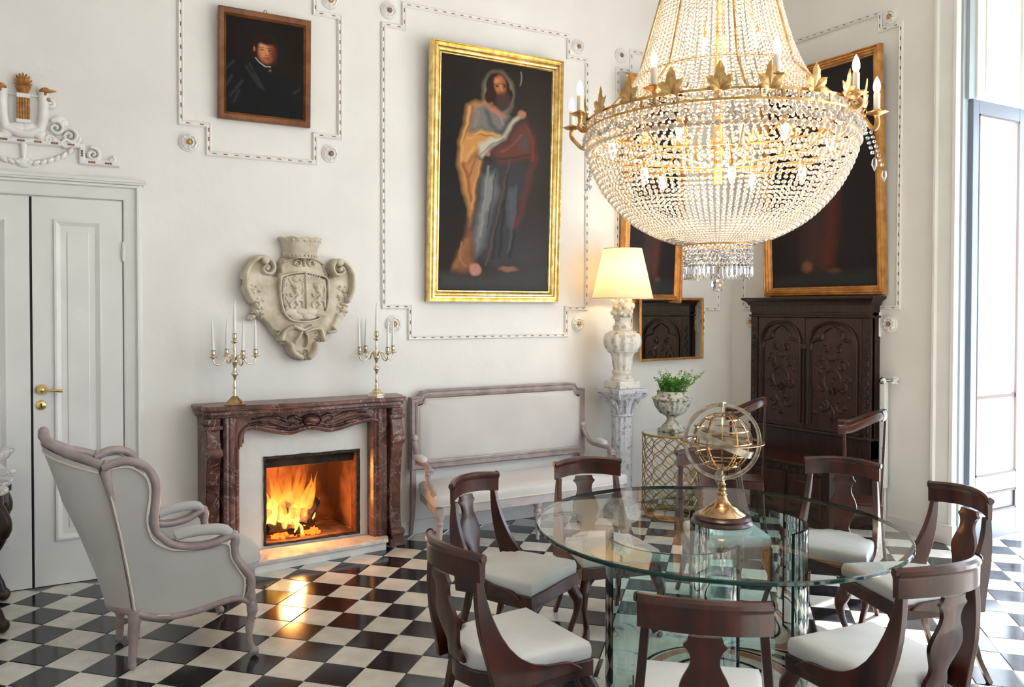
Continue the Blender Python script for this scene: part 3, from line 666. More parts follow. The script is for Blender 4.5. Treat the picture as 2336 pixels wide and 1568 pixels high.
# jambs
for sg, x0 in ((1, -4.625), (-1, -3.305)):
    jp = [(0, 0), (0, -.10), (.012, -.135), (.095, -.165), (.105, -.150), (.112, -.165), (.118, -.195), (.135, -.205), (.150, -.198), (.160, -.205), (.178, -.205), (.190, -.192), (.200, -.196), (.212, -.186), (.222, -.160), (.222, -.10), (.222, 0)]
    j = pin([(x0 + sg * a, b) for a, b in jp], 0, .95, 'jamb', 'rouge', fp, smooth=20)
    prof = [(-.10, .0), (-.235, .0), (-.240, .085), (-.215, .11), (-.205, .13), (-.190, .20), (-.186, .32), (-.192, .45), (-.205, .56), (-.225, .66), (-.242, .72), (-.240, .78), (-.222, .83), (-.215, .87), (-.228, .90), (-.232, .945), (-.10, .945)]
    pr2 = prof[:1] + sp2(prof[1:-1], 3) + prof[-1:]
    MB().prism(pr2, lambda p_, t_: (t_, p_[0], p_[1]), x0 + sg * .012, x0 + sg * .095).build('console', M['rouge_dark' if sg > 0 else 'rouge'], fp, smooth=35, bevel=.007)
    c_ = MB()
    for zc, yc, r in ((.735, -.232, .034), (.10, -.232, .026)):
        xa, xb = sorted((x0 + sg * .004, x0 + sg * .103)); t = MB().lathe([(0, xa), (r * .6, xa), (r * .7, xa + .006), (r, xa + .01), (r, xb - .01), (r * .7, xb - .006), (r * .6, xb), (0, xb)], n=20)
        t.xf(Matrix.Translation((0, yc, zc)) @ Matrix(((0, 0, 1, 0), (1, 0, 0, 0), (0, 1, 0, 0), (0, 0, 0, 1)))); c_.add(t.v, t.f)
    c_.each('console_scroll', M['rouge'], fp, smooth=40)
    MB().box(min(x0 - sg * .004, x0 + sg * .108), max(x0 - sg * .004, x0 + sg * .108), -.228, -.05, .875, .90).box(min(x0 - sg * .004, x0 + sg * .108), max(x0 - sg * .004, x0 + sg * .108), -.238, -.05, 0, .055).each('console_band', M['rouge'], fp, smooth=0, bevel=.005)
# frieze with serpentine lower edge
low = sp2([(-4.405, .74), (-4.40, .80), (-4.375, .845), (-4.33, .857), (-4.267, .846), (-4.159, .818), (-4.08, .808), (-4.013, .824), (-3.955, .832), (-3.89, .822), (-3.83, .808), (-3.746, .816), (-3.66, .838), (-3.56, .856), (-3.51, .850), (-3.478, .83), (-3.46, .79), (-3.458, .74)], 4)
ff = low + [(-3.44, .74), (-3.44, .95), (-4.44, .95), (-4.44, .74)]
MB().prism(ff, lambda p_, t_: (p_[0], t_, p_[1]), -.185, -.06).build('frieze', M['rouge'], fp, smooth=30)
lo2 = [(a, b + .018) for a, b in low]
MB().tube([(a, -.19, b) for a, b in lo2], .014, 8).build('frieze_edge_moulding', M['rouge'], fp, smooth=60)
MB().tube([(lerp(-3.95, a, .965), -.188, b + .020) for a, b in lo2], .007, 6).build('frieze_fillet', M['rouge_dark'], fp, smooth=60)
R = Relief(-4.38, -3.50, .80, .95, 300)
R.ell(-3.95, .895, .075, .042, .030); R.ell(-3.95, .895, .050, .026, .02, base=.014); R.groove([(-3.95 + .06 * math.cos(a * .3), .895 + .032 * math.sin(a * .3)) for a in range(22)], .006, .016)
for sg in (1, -1):
    X = lambda x: -3.95 + sg * x
    for q_ in ([(.07, .905), (.11, .925), (.15, .915), (.14, .89), (.115, .89)], [(.06, .872), (.11, .858), (.17, .865), (.24, .89), (.33, .905), (.40, .895)], [(.16, .90), (.22, .925), (.30, .93), (.38, .925)], [(.24, .865), (.30, .875), (.35, .87), (.41, .86)]):
        R.stroke([(X(a), b) for a, b in sp2(q_, 4)], .013, .014, .004)
    for k in range(5): R.ell(X(.10 + .012 * k), .875 - .004 * k, .016, .008, .016, rot=sg * (1 - .3 * k))
R.mesh(lambda a, b, h: (a, -.183 - h * 1.5, b)).build('carved_frieze_relief', M['rouge'], fp, smooth=60)
# whitewashed infill with rough opening
iw = MB()
for (a, b, c, d) in ((-4.42, FX0, 0.0, .90), (FX1, -3.44, 0.0, .90), (FX0, FX1, FZ1, .90), (FX0, FX1, .0, FZ0)): iw.box(a, b, -.10, 0, c, d)
iw.build('infill', M['infill'], fp, smooth=0)
pin([(-4.425, -.05), (-4.425, -.33), (-4.36, -.385), (-3.452, -.292), (-3.425, -.22), (-3.425, -.05)], .052, .075, 'hearth_slab', 'hearth', fp, smooth=0, bevel=.004)
pin([(-4.415, -.05), (-4.415, -.31), (-4.36, -.365), (-3.46, -.272), (-3.435, -.20), (-3.435, -.05)], 0, .053, 'hearth_plinth', 'infill', fp, smooth=0)
# firebox
fb = MB(); x0, x1, z0, z1 = FX0, FX1, FZ0, FZ1; bx0, bx1 = x0 + .06, x1 - .05
def quad(a, b, c, d, n=10): return [[tuple(lerp(lerp(a[k], b[k], i / n), lerp(d[k], c[k], i / n), j / n) for k in range(3)) for i in range(n + 1)] for j in range(n + 1)]
D = .42
fb.grid(quad((bx0, D, z0), (bx1, D, z0), (bx1, D, z1), (bx0, D, z1))); fb.grid(quad((x1, .0, z0), (bx1, D, z0), (bx1, D, z1), (x1, .0, z1))); fb.grid(quad((x0, .0, z0), (bx0, D, z0), (bx0, D, z1), (x0, .0, z1)))
fb.each('firebrick_lining', M['firebrick'], fp, smooth=0)
MB().grid(quad((x0, -.1, z0 + .001), (x1, -.1, z0 + .001), (bx1, D, z0 + .001), (bx0, D, z0 + .001))).build('fire_floor', M['fire_floor'], fp, smooth=0)
MB().grid(quad((x0, 0, z1 - .005), (x1, 0, z1 - .005), (bx1, D, z1 - .005), (bx0, D, z1 - .005))).build('flue_roof', M['soot'], fp, smooth=0)
MB().box(x0 - .05, x1 + .05, .122, D + .08, z0 - .06, z0 - .002).build('light_seal_floor', M['soot'], fp, smooth=0)  # unseen outer shell, added to stop sky light leaking into the firebox
MB().box(x0 - .12, x1 + .12, D + .01, D + .06, z0 - .06, z1 + .1).build('light_seal_back', M['soot'], fp, smooth=0)
for a_, b_ in ((x0 - .12, x0 - .002), (x1 + .002, x1 + .12)): MB().box(a_, b_, .122, D + .06, z0 - .06, z1 + .1).build('light_seal_side', M['soot'], fp, smooth=0)
MB().box(x0 - .12, x1 + .12, .122, D + .06, z1, z1 + .1).build('light_seal_top', M['soot'], fp, smooth=0)
ir = MB(); rr = random.Random(3)
def rough_bar(a, b, w):
    n = 16; pts = [Vector(a).lerp(Vector(b), i / n) + Vector((rr.uniform(-.002, .002), 0, rr.uniform(-.002, .002))) for i in range(n + 1)]; ir.tube(pts, w, 4, up=(0, 1, 0), flat=1.6)
rough_bar((x0 + .006, -.098, z0), (x0 + .006, -.098, z1), .011); rough_bar((x1 - .010, -.09, z0), (x1 - .010, -.09, z1), .016); rough_bar((x0, -.098, z1 - .008), (x1, -.098, z1 - .008), .013); rough_bar((x0, -.102, z0 + .006), (x1, -.102, z0 + .006), .010)
ir.each('iron_frame', M['iron'], fp, smooth=30)
MB().box(x0, x1, -.05, -.02, z1 - .085, z1 - .004).build('smoke_hood', M['soot'], fp, smooth=0, bevel=.004)
MB().box(x0, x0 + .012, -.09, .0, z0, z1).build('side_plate', M['iron'], fp, smooth=0)
MB().box(x1 - .022, x1, -.09, .0, z0, z1).build('side_plate', M['rust'], fp, smooth=0)
# logs
def log(a, b, r, label, sd):
    g = random.Random(sd); a = Vector(a); b = Vector(b); n = 9; m_ = MB(); L_ = []
    pts = [a.lerp(b, i / n) + Vector((g.uniform(-.006, .006), g.uniform(-.006, .006), g.uniform(-.005, .005))) for i in range(n + 1)]
    m_.tube(pts, [r * g.uniform(.82, 1.1) for _ in pts], 9); mid = (a + b) / 2
    m_.v = [tuple(Vector(p_) + (Vector((g.uniform(-1, 1), g.uniform(-1, 1), g.uniform(-1, 1))) * r * .12) - mid) for p_ in m_.v]
    return tag(m_.build('log', M['bark'], smooth=30, loc=mid), label, 'log', 'logs burning in the fireplace')
zf = z0 + .01
log((-4.17, .06, zf + .045), (-3.93, .14, zf + .04), .042, 'charred log lying low at the left of the fire', 1)
log((-4.03, -.02, zf + .035), (-3.84, .16, zf + .045), .036, 'charred log at the bottom front of the fire, pointing at the room', 2)
log((-4.15, .16, zf + .13), (-3.90, .08, zf + .125), .040, 'charred log laid across the lower logs of the fire', 3)
log((-3.94, .02, zf + .07), (-3.83, .12, zf + .19), .038, 'short charred log end glowing at the right of the fire', 4)
log((-4.07, .05, zf + .17), (-3.97, .17, zf + .235), .040, 'split charred log on top of the fire', 5)
eb = MB(); g = random.Random(5)
for k in range(70): eb.obox((g.uniform(-4.15, -3.82), g.uniform(-.02, .2), zf + g.uniform(.0, .012)), g.uniform(.01, .03), g.uniform(.01, .03), g.uniform(.008, .02), g.uniform(0, 3))
e_ = tag(eb.build('embers', M['ember'], smooth=0), 'glowing embers under the burning logs', 'embers'); e_['kind'] = 'stuff'
# flames
fl = thing('fire_flames', 'tall yellow and orange flames rising from the logs', 'flame', (-4.01, .10, zf + .05))
def flame(x, y, h, w, lean, sd, z=0.0):
    g = random.Random(sd); n = 12; pts = []; rad = []
    for i in range(n + 1):
        t_ = i / n; pts.append((x + lean * t_ * h + .018 * math.sin(t_ * 6 + sd) * t_, y + .012 * math.sin(t_ * 5 + sd * 2), z + h * t_)); rad.append(max(.002, w * (math.sin(PI * min(1, t_ * .9 + .12)) ** .8) * (1 - .55 * t_)))
    MB().tube(pts, rad, 12, flat=.6).build('flame_tongue', M['flame'], fl, smooth=80)
for a in ((-.06, 0, .42, .05, -.05, 1), (0.0, .02, .46, .055, .02, 2), (.05, 0, .40, .05, .12, 3), (.10, .01, .30, .04, .22, 4), (-.11, .0, .36, .042, -.02, 5), (.14, .02, .20, .03, .25, 6), (.02, -.05, .34, .05, .08, 7), (-.05, -.04, .28, .045, .0, 8), (.08, -.06, .24, .035, .15, 9), (-.13, .03, .24, .035, -.1, 10), (.0, -.10, .12, .022, .2, 11, -.03), (.05, -.12, .10, .02, -.2, 12, -.04), (-.14, -.02, .10, .022, .3, 13, .0), (.16, .03, .15, .02, .3, 14), (.03, .05, .50, .04, .15, 15)):
    flame(a[0], a[1], a[2] * 1.02, a[3] * 1.2, *a[4:])
for k in range(9):
    g = random.Random(50 + k); flame(g.uniform(-.16, .10), g.uniform(-.03, .08), g.uniform(.14, .42), g.uniform(.025, .045), g.uniform(-.15, .35), 60 + k, g.uniform(-.02, .06))
for nm, loc, e, r in (('fire_glow', (-4.0, .10, .42), 22, .08), ('fire_glow_low', (-3.98, .0, .26), 8, .05)):
    d = bpy.data.lights.new(nm, 'POINT'); d.energy = e; d.color = (1, .42, .12); d.shadow_soft_size = r; o = bpy.data.objects.new(nm, d); COL.objects.link(o); o.location = loc

# ================================================================= CANDELABRA on the mantel
def candelabrum(x, y, label, rot, heights, base_oct):
    t = thing('candelabrum', label, 'candelabrum', (x, y, 1.022), rot, 'candelabra on the mantelpiece')
    if base_oct: MB().lathe([(.062, 0), (.062, .006), (.054, .012), (.05, .022), (.034, .032), (.026, .045), (.016, .055)], n=8).build('base', M['silver_brass'], t, smooth=25)
    else: MB().lathe([(.068, 0), (.070, .004), (.060, .010), (.050, .020), (.036, .032), (.024, .045), (.016, .055)], n=24).build('base', M['brass'], t, smooth=50)
    MB().lathe([(.014, .052), (.010, .062), (.015, .075), (.010, .085), (.008, .10), (.013, .112), (.009, .125), (.007, .15), (.010, .175), (.020, .185), (.021, .195), (.010, .207), (.008, .225), (.012, .245), (.019, .262), (.022, .272), (.016, .282), (.009, .292), (.008, .33), (.011, .345), (.007, .355), (.008, .38), (.024, .392), (.024, .395), (.008, .398), (.013, .410), (.016, .418), (.013, .434), (.016, .444), (.012, .444), (.0, .438)], n=16).build('stem', M['silver_brass'], t, smooth=50)
    def cup(m_, cx, cy, cz): m_.lathe([(.004, -.012), (.010, -.004), (.026, .0), (.027, .003), (.010, .005), (.014, .016), (.016, .024), (.012, .036), (.016, .046), (.011, .046), (.0, .040)], (cx, cy, cz), 14)
    for k in range(4):
        a = k * PI / 2 + .5; c, s = math.cos(a), math.sin(a); m_ = MB()
        pr = smoothpath([(.012, 0, .275), (.035, 0, .305), (.055, 0, .295), (.075, 0, .262), (.105, 0, .25), (.130, 0, .265), (.135, 0, .29)], 5)
        m_.tube([(p_.x * c, p_.x * s, p_.z) for p_ in pr], [.006] * 10 + [.005] * 21, 8); cup(m_, .135 * c, .135 * s, .297)
        m_.build('arm', M['silver_brass'], t, smooth=50)
    for k in range(5):
        if k < 4: a = k * PI / 2 + .5; px, py, pz, hh = .135 * math.cos(a), .135 * math.sin(a), .335, heights[k]
        else: px, py, pz, hh = 0, 0, .435, heights[4]
        lean = .006 * math.sin(k * 2.3)
        c_ = MB().tube([(px, py, pz), (px + lean * .5, py, pz + hh * .6), (px + lean, py, pz + hh)], [.0105, .0085, .004], 12)
        c_.tube([(px + lean, py, pz + hh), (px + lean, py, pz + hh + .008)], .0012, 5)
        tag(c_.build('candle', M['candle'], smooth=60), 'white taper candle, %s of the %s candelabrum' % (['right front cup', 'right back cup', 'left back cup', 'left front cup', 'tall centre cup'][k], 'left' if x < -4 else 'right'), 'candle', 'taper candles in the candelabra').matrix_world = Matrix.Translation((x, y, 1.022)) @ Matrix.Rotation(rot, 4, 'Z')
candelabrum(-4.435, -.185, 'five-branched gilt candelabrum with round base on the left end of the mantel', -.35, (.19, .20, .19, .185, .215), False)
candelabrum(-3.485, -.165, 'five-branched gilt candelabrum with octagonal base on the right end of the mantel', -.30, (.19, .19, .195, .19, .20), True)

# ================================================================= COAT OF ARMS
ca = thing('stone_coat_of_arms', 'carved limestone coat of arms with crown and scrolls above the fireplace', 'carving')
cxm = lambda c: (-4.6976 + c[0] * .000841, 2.1987 - c[1] * .000818)
out = [(720, 300), (692, 340), (685, 380), (690, 420), (668, 452), (632, 444), (648, 400), (644, 350), (605, 310), (540, 290), (470, 325), (430, 400), (415, 480), (430, 560), (470, 640), (488, 700), (500, 760), (555, 800), (590, 840), (630, 900), (680, 950), (740, 1000), (768, 1070), (800, 1112), (870, 1125), (940, 1112), (975, 1060), (985, 985), (1030, 975), (1085, 925), (1125, 900), (1150, 830), (1190, 780), (1240, 755), (1245, 700), (1232, 640), (1265, 560), (1287, 480), (1277, 390), (1230, 330), (1140, 293), (1092, 330), (1078, 375), (1112, 420), (1105, 448), (1068, 452), (1052, 405), (1035, 345), (1000, 300)]
K = lambda L_: [cxm(c) for c in L_]
R = Relief(-4.36, -3.60, 1.26, 1.99, 430)
R.plate(K(out), .055, .022, dome=.03)
base = R.H.copy()
def S(pts, r, h, r2=None, b=.055): R.stroke(sp2(K(pts), 4), r, h, r2, base=b)
def E(cx, cy, rx, ry, h, b=.055, rot=0): x_, y_ = cxm((cx, cy)); R.ell(x_, y_, rx * .00084, ry * .00082, h, base=b, rot=rot)
# big side scrolls
S([(470, 640), (432, 560), (425, 480), (440, 400), (490, 330), (560, 305), (620, 335), (640, 390), (610, 430), (570, 425), (550, 395), (575, 365), (600, 385)], .022, .055, .010)
S([(1235, 640), (1268, 560), (1275, 480), (1262, 400), (1220, 340), (1160, 315), (1115, 345), (1110, 395), (1140, 430), (1185, 420), (1200, 390), (1175, 368), (1160, 390)], .022, .055, .010)
E(585, 388, 28, 28, .05); E(1172, 388, 28, 28, .05)
E(520, 470, 40, 80, .02, .045); E(1200, 470, 40, 80, .02, .045)
g = random.Random(11)
for k in range(34):
    sx, lo_, hi_ = (random.choice([(0, 440, 560)]))
    E(g.uniform(460, 560), g.uniform(520, 800), g.uniform(8, 22), g.uniform(8, 20), g.uniform(.02, .045), .05); E(g.uniform(1150, 1235), g.uniform(520, 760), g.uniform(8, 22), g.uniform(8, 20), g.uniform(.02, .045), .05)
# inner escutcheon
esc = [(690, 455), (760, 430), (870, 415), (960, 432), (1052, 462), (1062, 560), (1060, 660), (1030, 750), (960, 800), (870, 812), (770, 800), (715, 745), (690, 660), (680, 550)]
R.plate(K(esc), .105, .018)
S(esc + [esc[0]], .007, .012, b=.10)
S([(878, 420), (880, 560), (884, 705)], .008, .022, b=.10)
for (ox, sg) in ((800, 1), (975, 1)):
    S([(ox - 25, 520), (ox + 15, 515), (ox + 30, 545), (ox, 560)], .013, .02, b=.10); E(ox - 5, 535, 26, 22, .03, .10)
    S([(ox, 560), (ox + 25, 600), (ox, 640), (ox + 20, 680), (ox - 5, 700)], .018, .022, .008, b=.10)
    S([(ox + 10, 590), (ox - 30, 610), (ox - 42, 590)], .008, .018, b=.10); S([(ox + 10, 640), (ox + 50, 650), (ox + 55, 690)], .009, .018, b=.10); S([(ox - 10, 640), (ox - 45, 665), (ox - 40, 695)], .008, .018, b=.10); S([(ox + 40, 600), (ox + 60, 570), (ox + 50, 530)], .007, .016, b=.10)
for k in range(-5, 6):
    a = k * .28; S([(930, 500), (930 + 85 * math.sin(a), 500 - 75 * math.cos(a))], .004, .010, b=.10)
for (a, b_) in ((760, 740), (850, 730), (930, 740), (1000, 750), (800, 775), (900, 770)): E(a, b_, 50, 30, .02, .10)
for k in range(30): E(g.uniform(700, 860), g.uniform(450, 520), g.uniform(6, 14), g.uniform(6, 14), .014, .10)
for k in range(16): E(g.uniform(695, 740), g.uniform(500, 740), g.uniform(6, 12), g.uniform(8, 16), .014, .10)
# top mask, swag, bottom ribbon
S([(800, 350), (820, 320), (850, 335), (840, 365), (815, 360)], .010, .03, .006); S([(960, 350), (940, 320), (912, 335), (922, 365), (945, 360)], .010, .03, .006); S([(880, 300), (880, 365)], .014, .035, .006); S([(720, 340), (790, 310), (880, 300), (970, 310), (1035, 345)], .008, .02)
for k in range(7): S([(850 + 10 * k, 300), (845 + 12 * k, 330)], .004, .04)
S([(700, 950), (720, 890), (790, 855), (850, 870), (840, 920), (800, 980)], .020, .05, .012); S([(1030, 960), (1010, 880), (960, 870), (900, 890), (880, 900)], .018, .05, .012); S([(790, 850), (860, 880), (930, 850)], .016, .06, .012)
S([(650, 880), (680, 880), (675, 910), (655, 905)], .008, .03, .005); S([(1110, 850), (1130, 890), (1080, 900)], .016, .05, .010); S([(1170, 770), (1120, 850)], .028, .04, .02)
for k in range(12): E(700 + g.uniform(-8, 30), 880 + 10 * k, 9, 7, .045, .05); E(975 + g.uniform(-8, 40), 880 + 9 * k, 9, 7, .04, .05)
for k in range(28): a = g.uniform(0, 6.28); r_ = g.uniform(0, 1) ** .5; E(890 + 75 * r_ * math.cos(a), 1075 + 38 * r_ * math.sin(a), g.uniform(8, 16), g.uniform(8, 16), g.uniform(.025, .05), .05)
S([(770, 1000), (790, 1060), (850, 1100)], .022, .05); S([(975, 1000), (960, 1060), (920, 1100)], .022, .05)
hx, hy = cxm((878, 965)); R.H = np.where(((R.X - hx) / .026) ** 2 + ((R.Y - hy) / .045) ** 2 < 1, .03, R.H)
R.mesh(lambda a, b, h: (a, -h - .01, b)).build('shield', M['stone'], ca, smooth=70)
# crown: flared half drum with a scalloped rim
c0 = cxm((862, 300)); cr_ = MB()
prof = [(.108, 0), (.112, .012), (.110, .018), (.113, .030), (.122, .070), (.136, .105), (.146, .122), (.150, .128), (.140, .128), (.126, .10), (.10, .06), (.06, .05)]
v = []; f = []; n = 40
for (r, z) in prof:
    for i in range(n + 1):
        a = PI + PI * i / n; zz = z + (.012 * abs(math.sin(i / n * PI * 5)) * (1 if z > .11 else .0)); v.append((c0[0] + r * math.cos(a), -.015 + r * .95 * math.sin(a), c0[1] - .004 + zz))
for j in range(len(prof) - 1):
    for i in range(n): f.append((j * (n + 1) + i, j * (n + 1) + i + 1, (j + 1) * (n + 1) + i + 1, (j + 1) * (n + 1) + i))
cr_.add(v, f)
for i in range(11):
    a = PI + PI * (i + .5) / 11; cr_.ball((c0[0] + .138 * math.cos(a), -.015 + .131 * math.sin(a), c0[1] + .112), .012, 8, sz=.9)
for i in range(14):
    a = PI + PI * (i + .5) / 14; cr_.obox((c0[0] + .113 * math.cos(a), -.015 + .107 * math.sin(a), c0[1] + .012), .016, .016, .013, a)
cr_.build('crown', M['stone'], ca, smooth=45)
for sx in (0, 1):
    xx, zz = cxm(((568, 330), (1160, 330))[sx]); t = MB().lathe([(.0, -.01), (.020, -.01), (.024, 0), (.024, .10), (.018, .112), (.006, .116)], n=16); t.xf(Matrix.Translation((xx, -.02, zz)) @ Matrix.Rotation(PI / 2, 4, 'X')); t.build('scroll_roll', M['stone'], ca, smooth=50)

# ================================================================= PICTURES
def frame_pic(name, label, corner, right, up, w, h, prof, mframe, canvas, paint_fn, nx, ny, inner_m=None, cat='painting', cprof=None):
    """corner = lower left outer corner; frame profile (inward, proud)"""
    r = Vector(right).normalized(); u = Vector(up).normalized(); nrm = r.cross(u)   # towards the room
    t = thing(name, label, cat, corner)
    P3 = lambda a, b, d: r * a + u * b + nrm * d
    pw = max(p_[0] for p_ in prof)
    fr = MB(); n = len(prof)
    path = [(0, 0), (0, h), (w, h), (w, 0)]
    for i, (a, b) in enumerate(path):
        sa = 1 if a == 0 else -1; sb = 1 if b == 0 else -1
        for (q, d) in prof: fr.v.append(tuple(P3(a + sa * q, b + sb * q, d)))
    for i in range(4):
        j = (i + 1) % 4
        for k in range(n - 1): fr.f.append((i * n + k, i * n + k + 1, j * n + k + 1, j * n + k))
    fr.build('frame', M[mframe], t, smooth=25)
    cw, ch = w - 2 * pw, h - 2 * pw; dd = prof[-1][1] + .004
    if canvas == 'paint':
        V = []; 
        for j in range(ny + 1):
            for i in range(nx + 1): V.append(tuple(P3(pw + cw * i / nx, pw + ch * j / ny, dd)))
        mb = MB().add(V, [(j * (nx + 1) + i, j * (nx + 1) + i + 1, (j + 1) * (nx + 1) + i + 1, (j + 1) * (nx + 1) + i) for j in range(ny) for i in range(nx)])
        o = mb.build('canvas', M['canvas'], t, smooth=0); colr = paint_fn(nx + 1, ny + 1).reshape(-1, 3)
        at = o.data.color_attributes.new('paint', 'FLOAT_COLOR', 'POINT'); at.data.foreach_set('color', np.concatenate([colr, np.ones((len(colr), 1))], 1).astype(np.float32).ravel())
    return t, P3
class Paint:
    def __init__(s, nx, ny, bgc):
        s.U, s.V = np.meshgrid(np.linspace(0, 1, nx), np.linspace(1, 0, ny)); s.A = 1.0; s.C = np.zeros((ny, nx, 3)) + np.array(bgc)   # V runs down from the top
        s.asp = 1.0
    def mixin(s, k, c): s.C = s.C * (1 - k[..., None]) + np.array(c) * k[..., None]
    def ell(s, cx, cy, rx, ry, c, soft=.3, a=1.0, rot=0.0):
        co, si = math.cos(rot), math.sin(rot); u = ((s.U - cx) * co + (s.V - cy) * s.asp * si) / rx; v = (-(s.U - cx) * si + (s.V - cy) * s.asp * co) / (ry * s.asp)
        d = np.hypot(u, v); s.mixin(a * np.clip((1 - d) / soft, 0, 1), c)
    def _d(s, pts):
        D = np.full(s.U.shape, 9.0)
        for (a, b), (c, d) in zip(pts[:-1], pts[1:]):
            vx, vy = c - a, (d - b) * s.asp; l = vx * vx + vy * vy + 1e-12; t = np.clip(((s.U - a) * vx + (s.V - b) * s.asp * vy) / l, 0, 1); D = np.minimum(D, np.hypot(s.U - a - t * vx, (s.V - b) * s.asp - t * vy))
        return D
    def line(s, pts, w, c, a=1.0): s.mixin(a * np.clip(1 - s._d(pts) / w, 0, 1) ** .6, c)
    def poly(s, pts, c, soft=.015, a=1.0, c2=None):
        ins = np.zeros(s.U.shape, bool); n = len(pts)
        for i in range(n):
            (x1, y1), (x2, y2) = pts[i], pts[(i + 1) % n]
            if y1 == y2: continue
            ins ^= ((s.V > y1) != (s.V > y2)) & (s.U < (x2 - x1) * (s.V - y1) / (y2 - y1) + x1)
        d = s._d(list(pts) + [pts[0]]); k = np.where(ins, .5 + np.clip(d / soft, 0, 1) * .5, np.clip(.5 - d / soft * .5, 0, .5)); s.mixin(a * k, c)
def paint_portrait(nx, ny):
    p_ = Paint(nx, ny, (.006, .004, .004)); p_.asp = 1.28; g = np.random.default_rng(2); U0, V0 = p_.U, p_.V; p_.U = .51 + (U0 - .51) / 1.12; p_.V = .40 + (V0 - .40) / 1.08
    p_.ell(.5, .3, .5, .45, (.014, .008, .006), 1.0)
    p_.poly([(0, .62), (.12, .5), (.3, .44), (.42, .46), (.6, .5), (.85, .56), (1, .62), (1, 1), (0, 1)], (.004, .005, .006), .06)
    for a, b, c, d in ((.04, .56, .14, .46), (.10, .80, .24, .64), (.14, .86, .2, .74), (.28, .50, .44, .68), (.32, .47, .48, .7), (.06, .70, .12, .60), (.84, .70, .9, .66)): p_.line([(a, b), (c, d)], .022, (.035, .040, .038), .7)
    p_.poly([(.40, .42), (.62, .42), (.70, .54), (.36, .54)], (.006, .006, .007), .04)
    p_.ell(.515, .255, .155, .115, (.020, .008, .005), .25)
    p_.ell(.512, .335, .118, .128, (.30, .085, .035), .3)
    p_.ell(.485, .32, .075, .11, (.58, .24, .12), .6, .85); p_.ell(.47, .27, .06, .035, (.72, .36, .2), .8, .7)
    p_.ell(.60, .34, .055, .12, (.10, .022, .012), .8, .85)
    p_.ell(.47, .355, .028, .03, (.62, .2, .1), .9, .7); p_.ell(.372, .315, .018, .032, (.4, .12, .06), .5)
    for ex in (.462, .548): p_.ell(ex, .312, .022, .010, (.05, .02, .015), .6); p_.line([(ex - .028, .292), (ex + .02, .288)], .008, (.08, .03, .02), .8)
    p_.line([(.515, .31), (.522, .352)], .010, (.66, .3, .16), .8); p_.line([(.50, .362), (.532, .362)], .009, (.10, .02, .015), .8)
    p_.line([(.482, .392), (.54, .392)], .009, (.16, .02, .018), .9); p_.ell(.51, .425, .03, .014, (.5, .17, .09), .8, .6)
    p_.line([(.385, .40), (.43, .44), (.50, .475), (.56, .47)], .009, (.55, .52, .48), .9); p_.ell(.555, .508, .02, .018, (.16, .08, .03), .4)
    p_.ell(.515, .225, .12, .05, (.012, .005, .004), .5)
    return np.clip(p_.C * (1 + g.normal(0, .04, p_.U.shape)[..., None]), 0, 1)
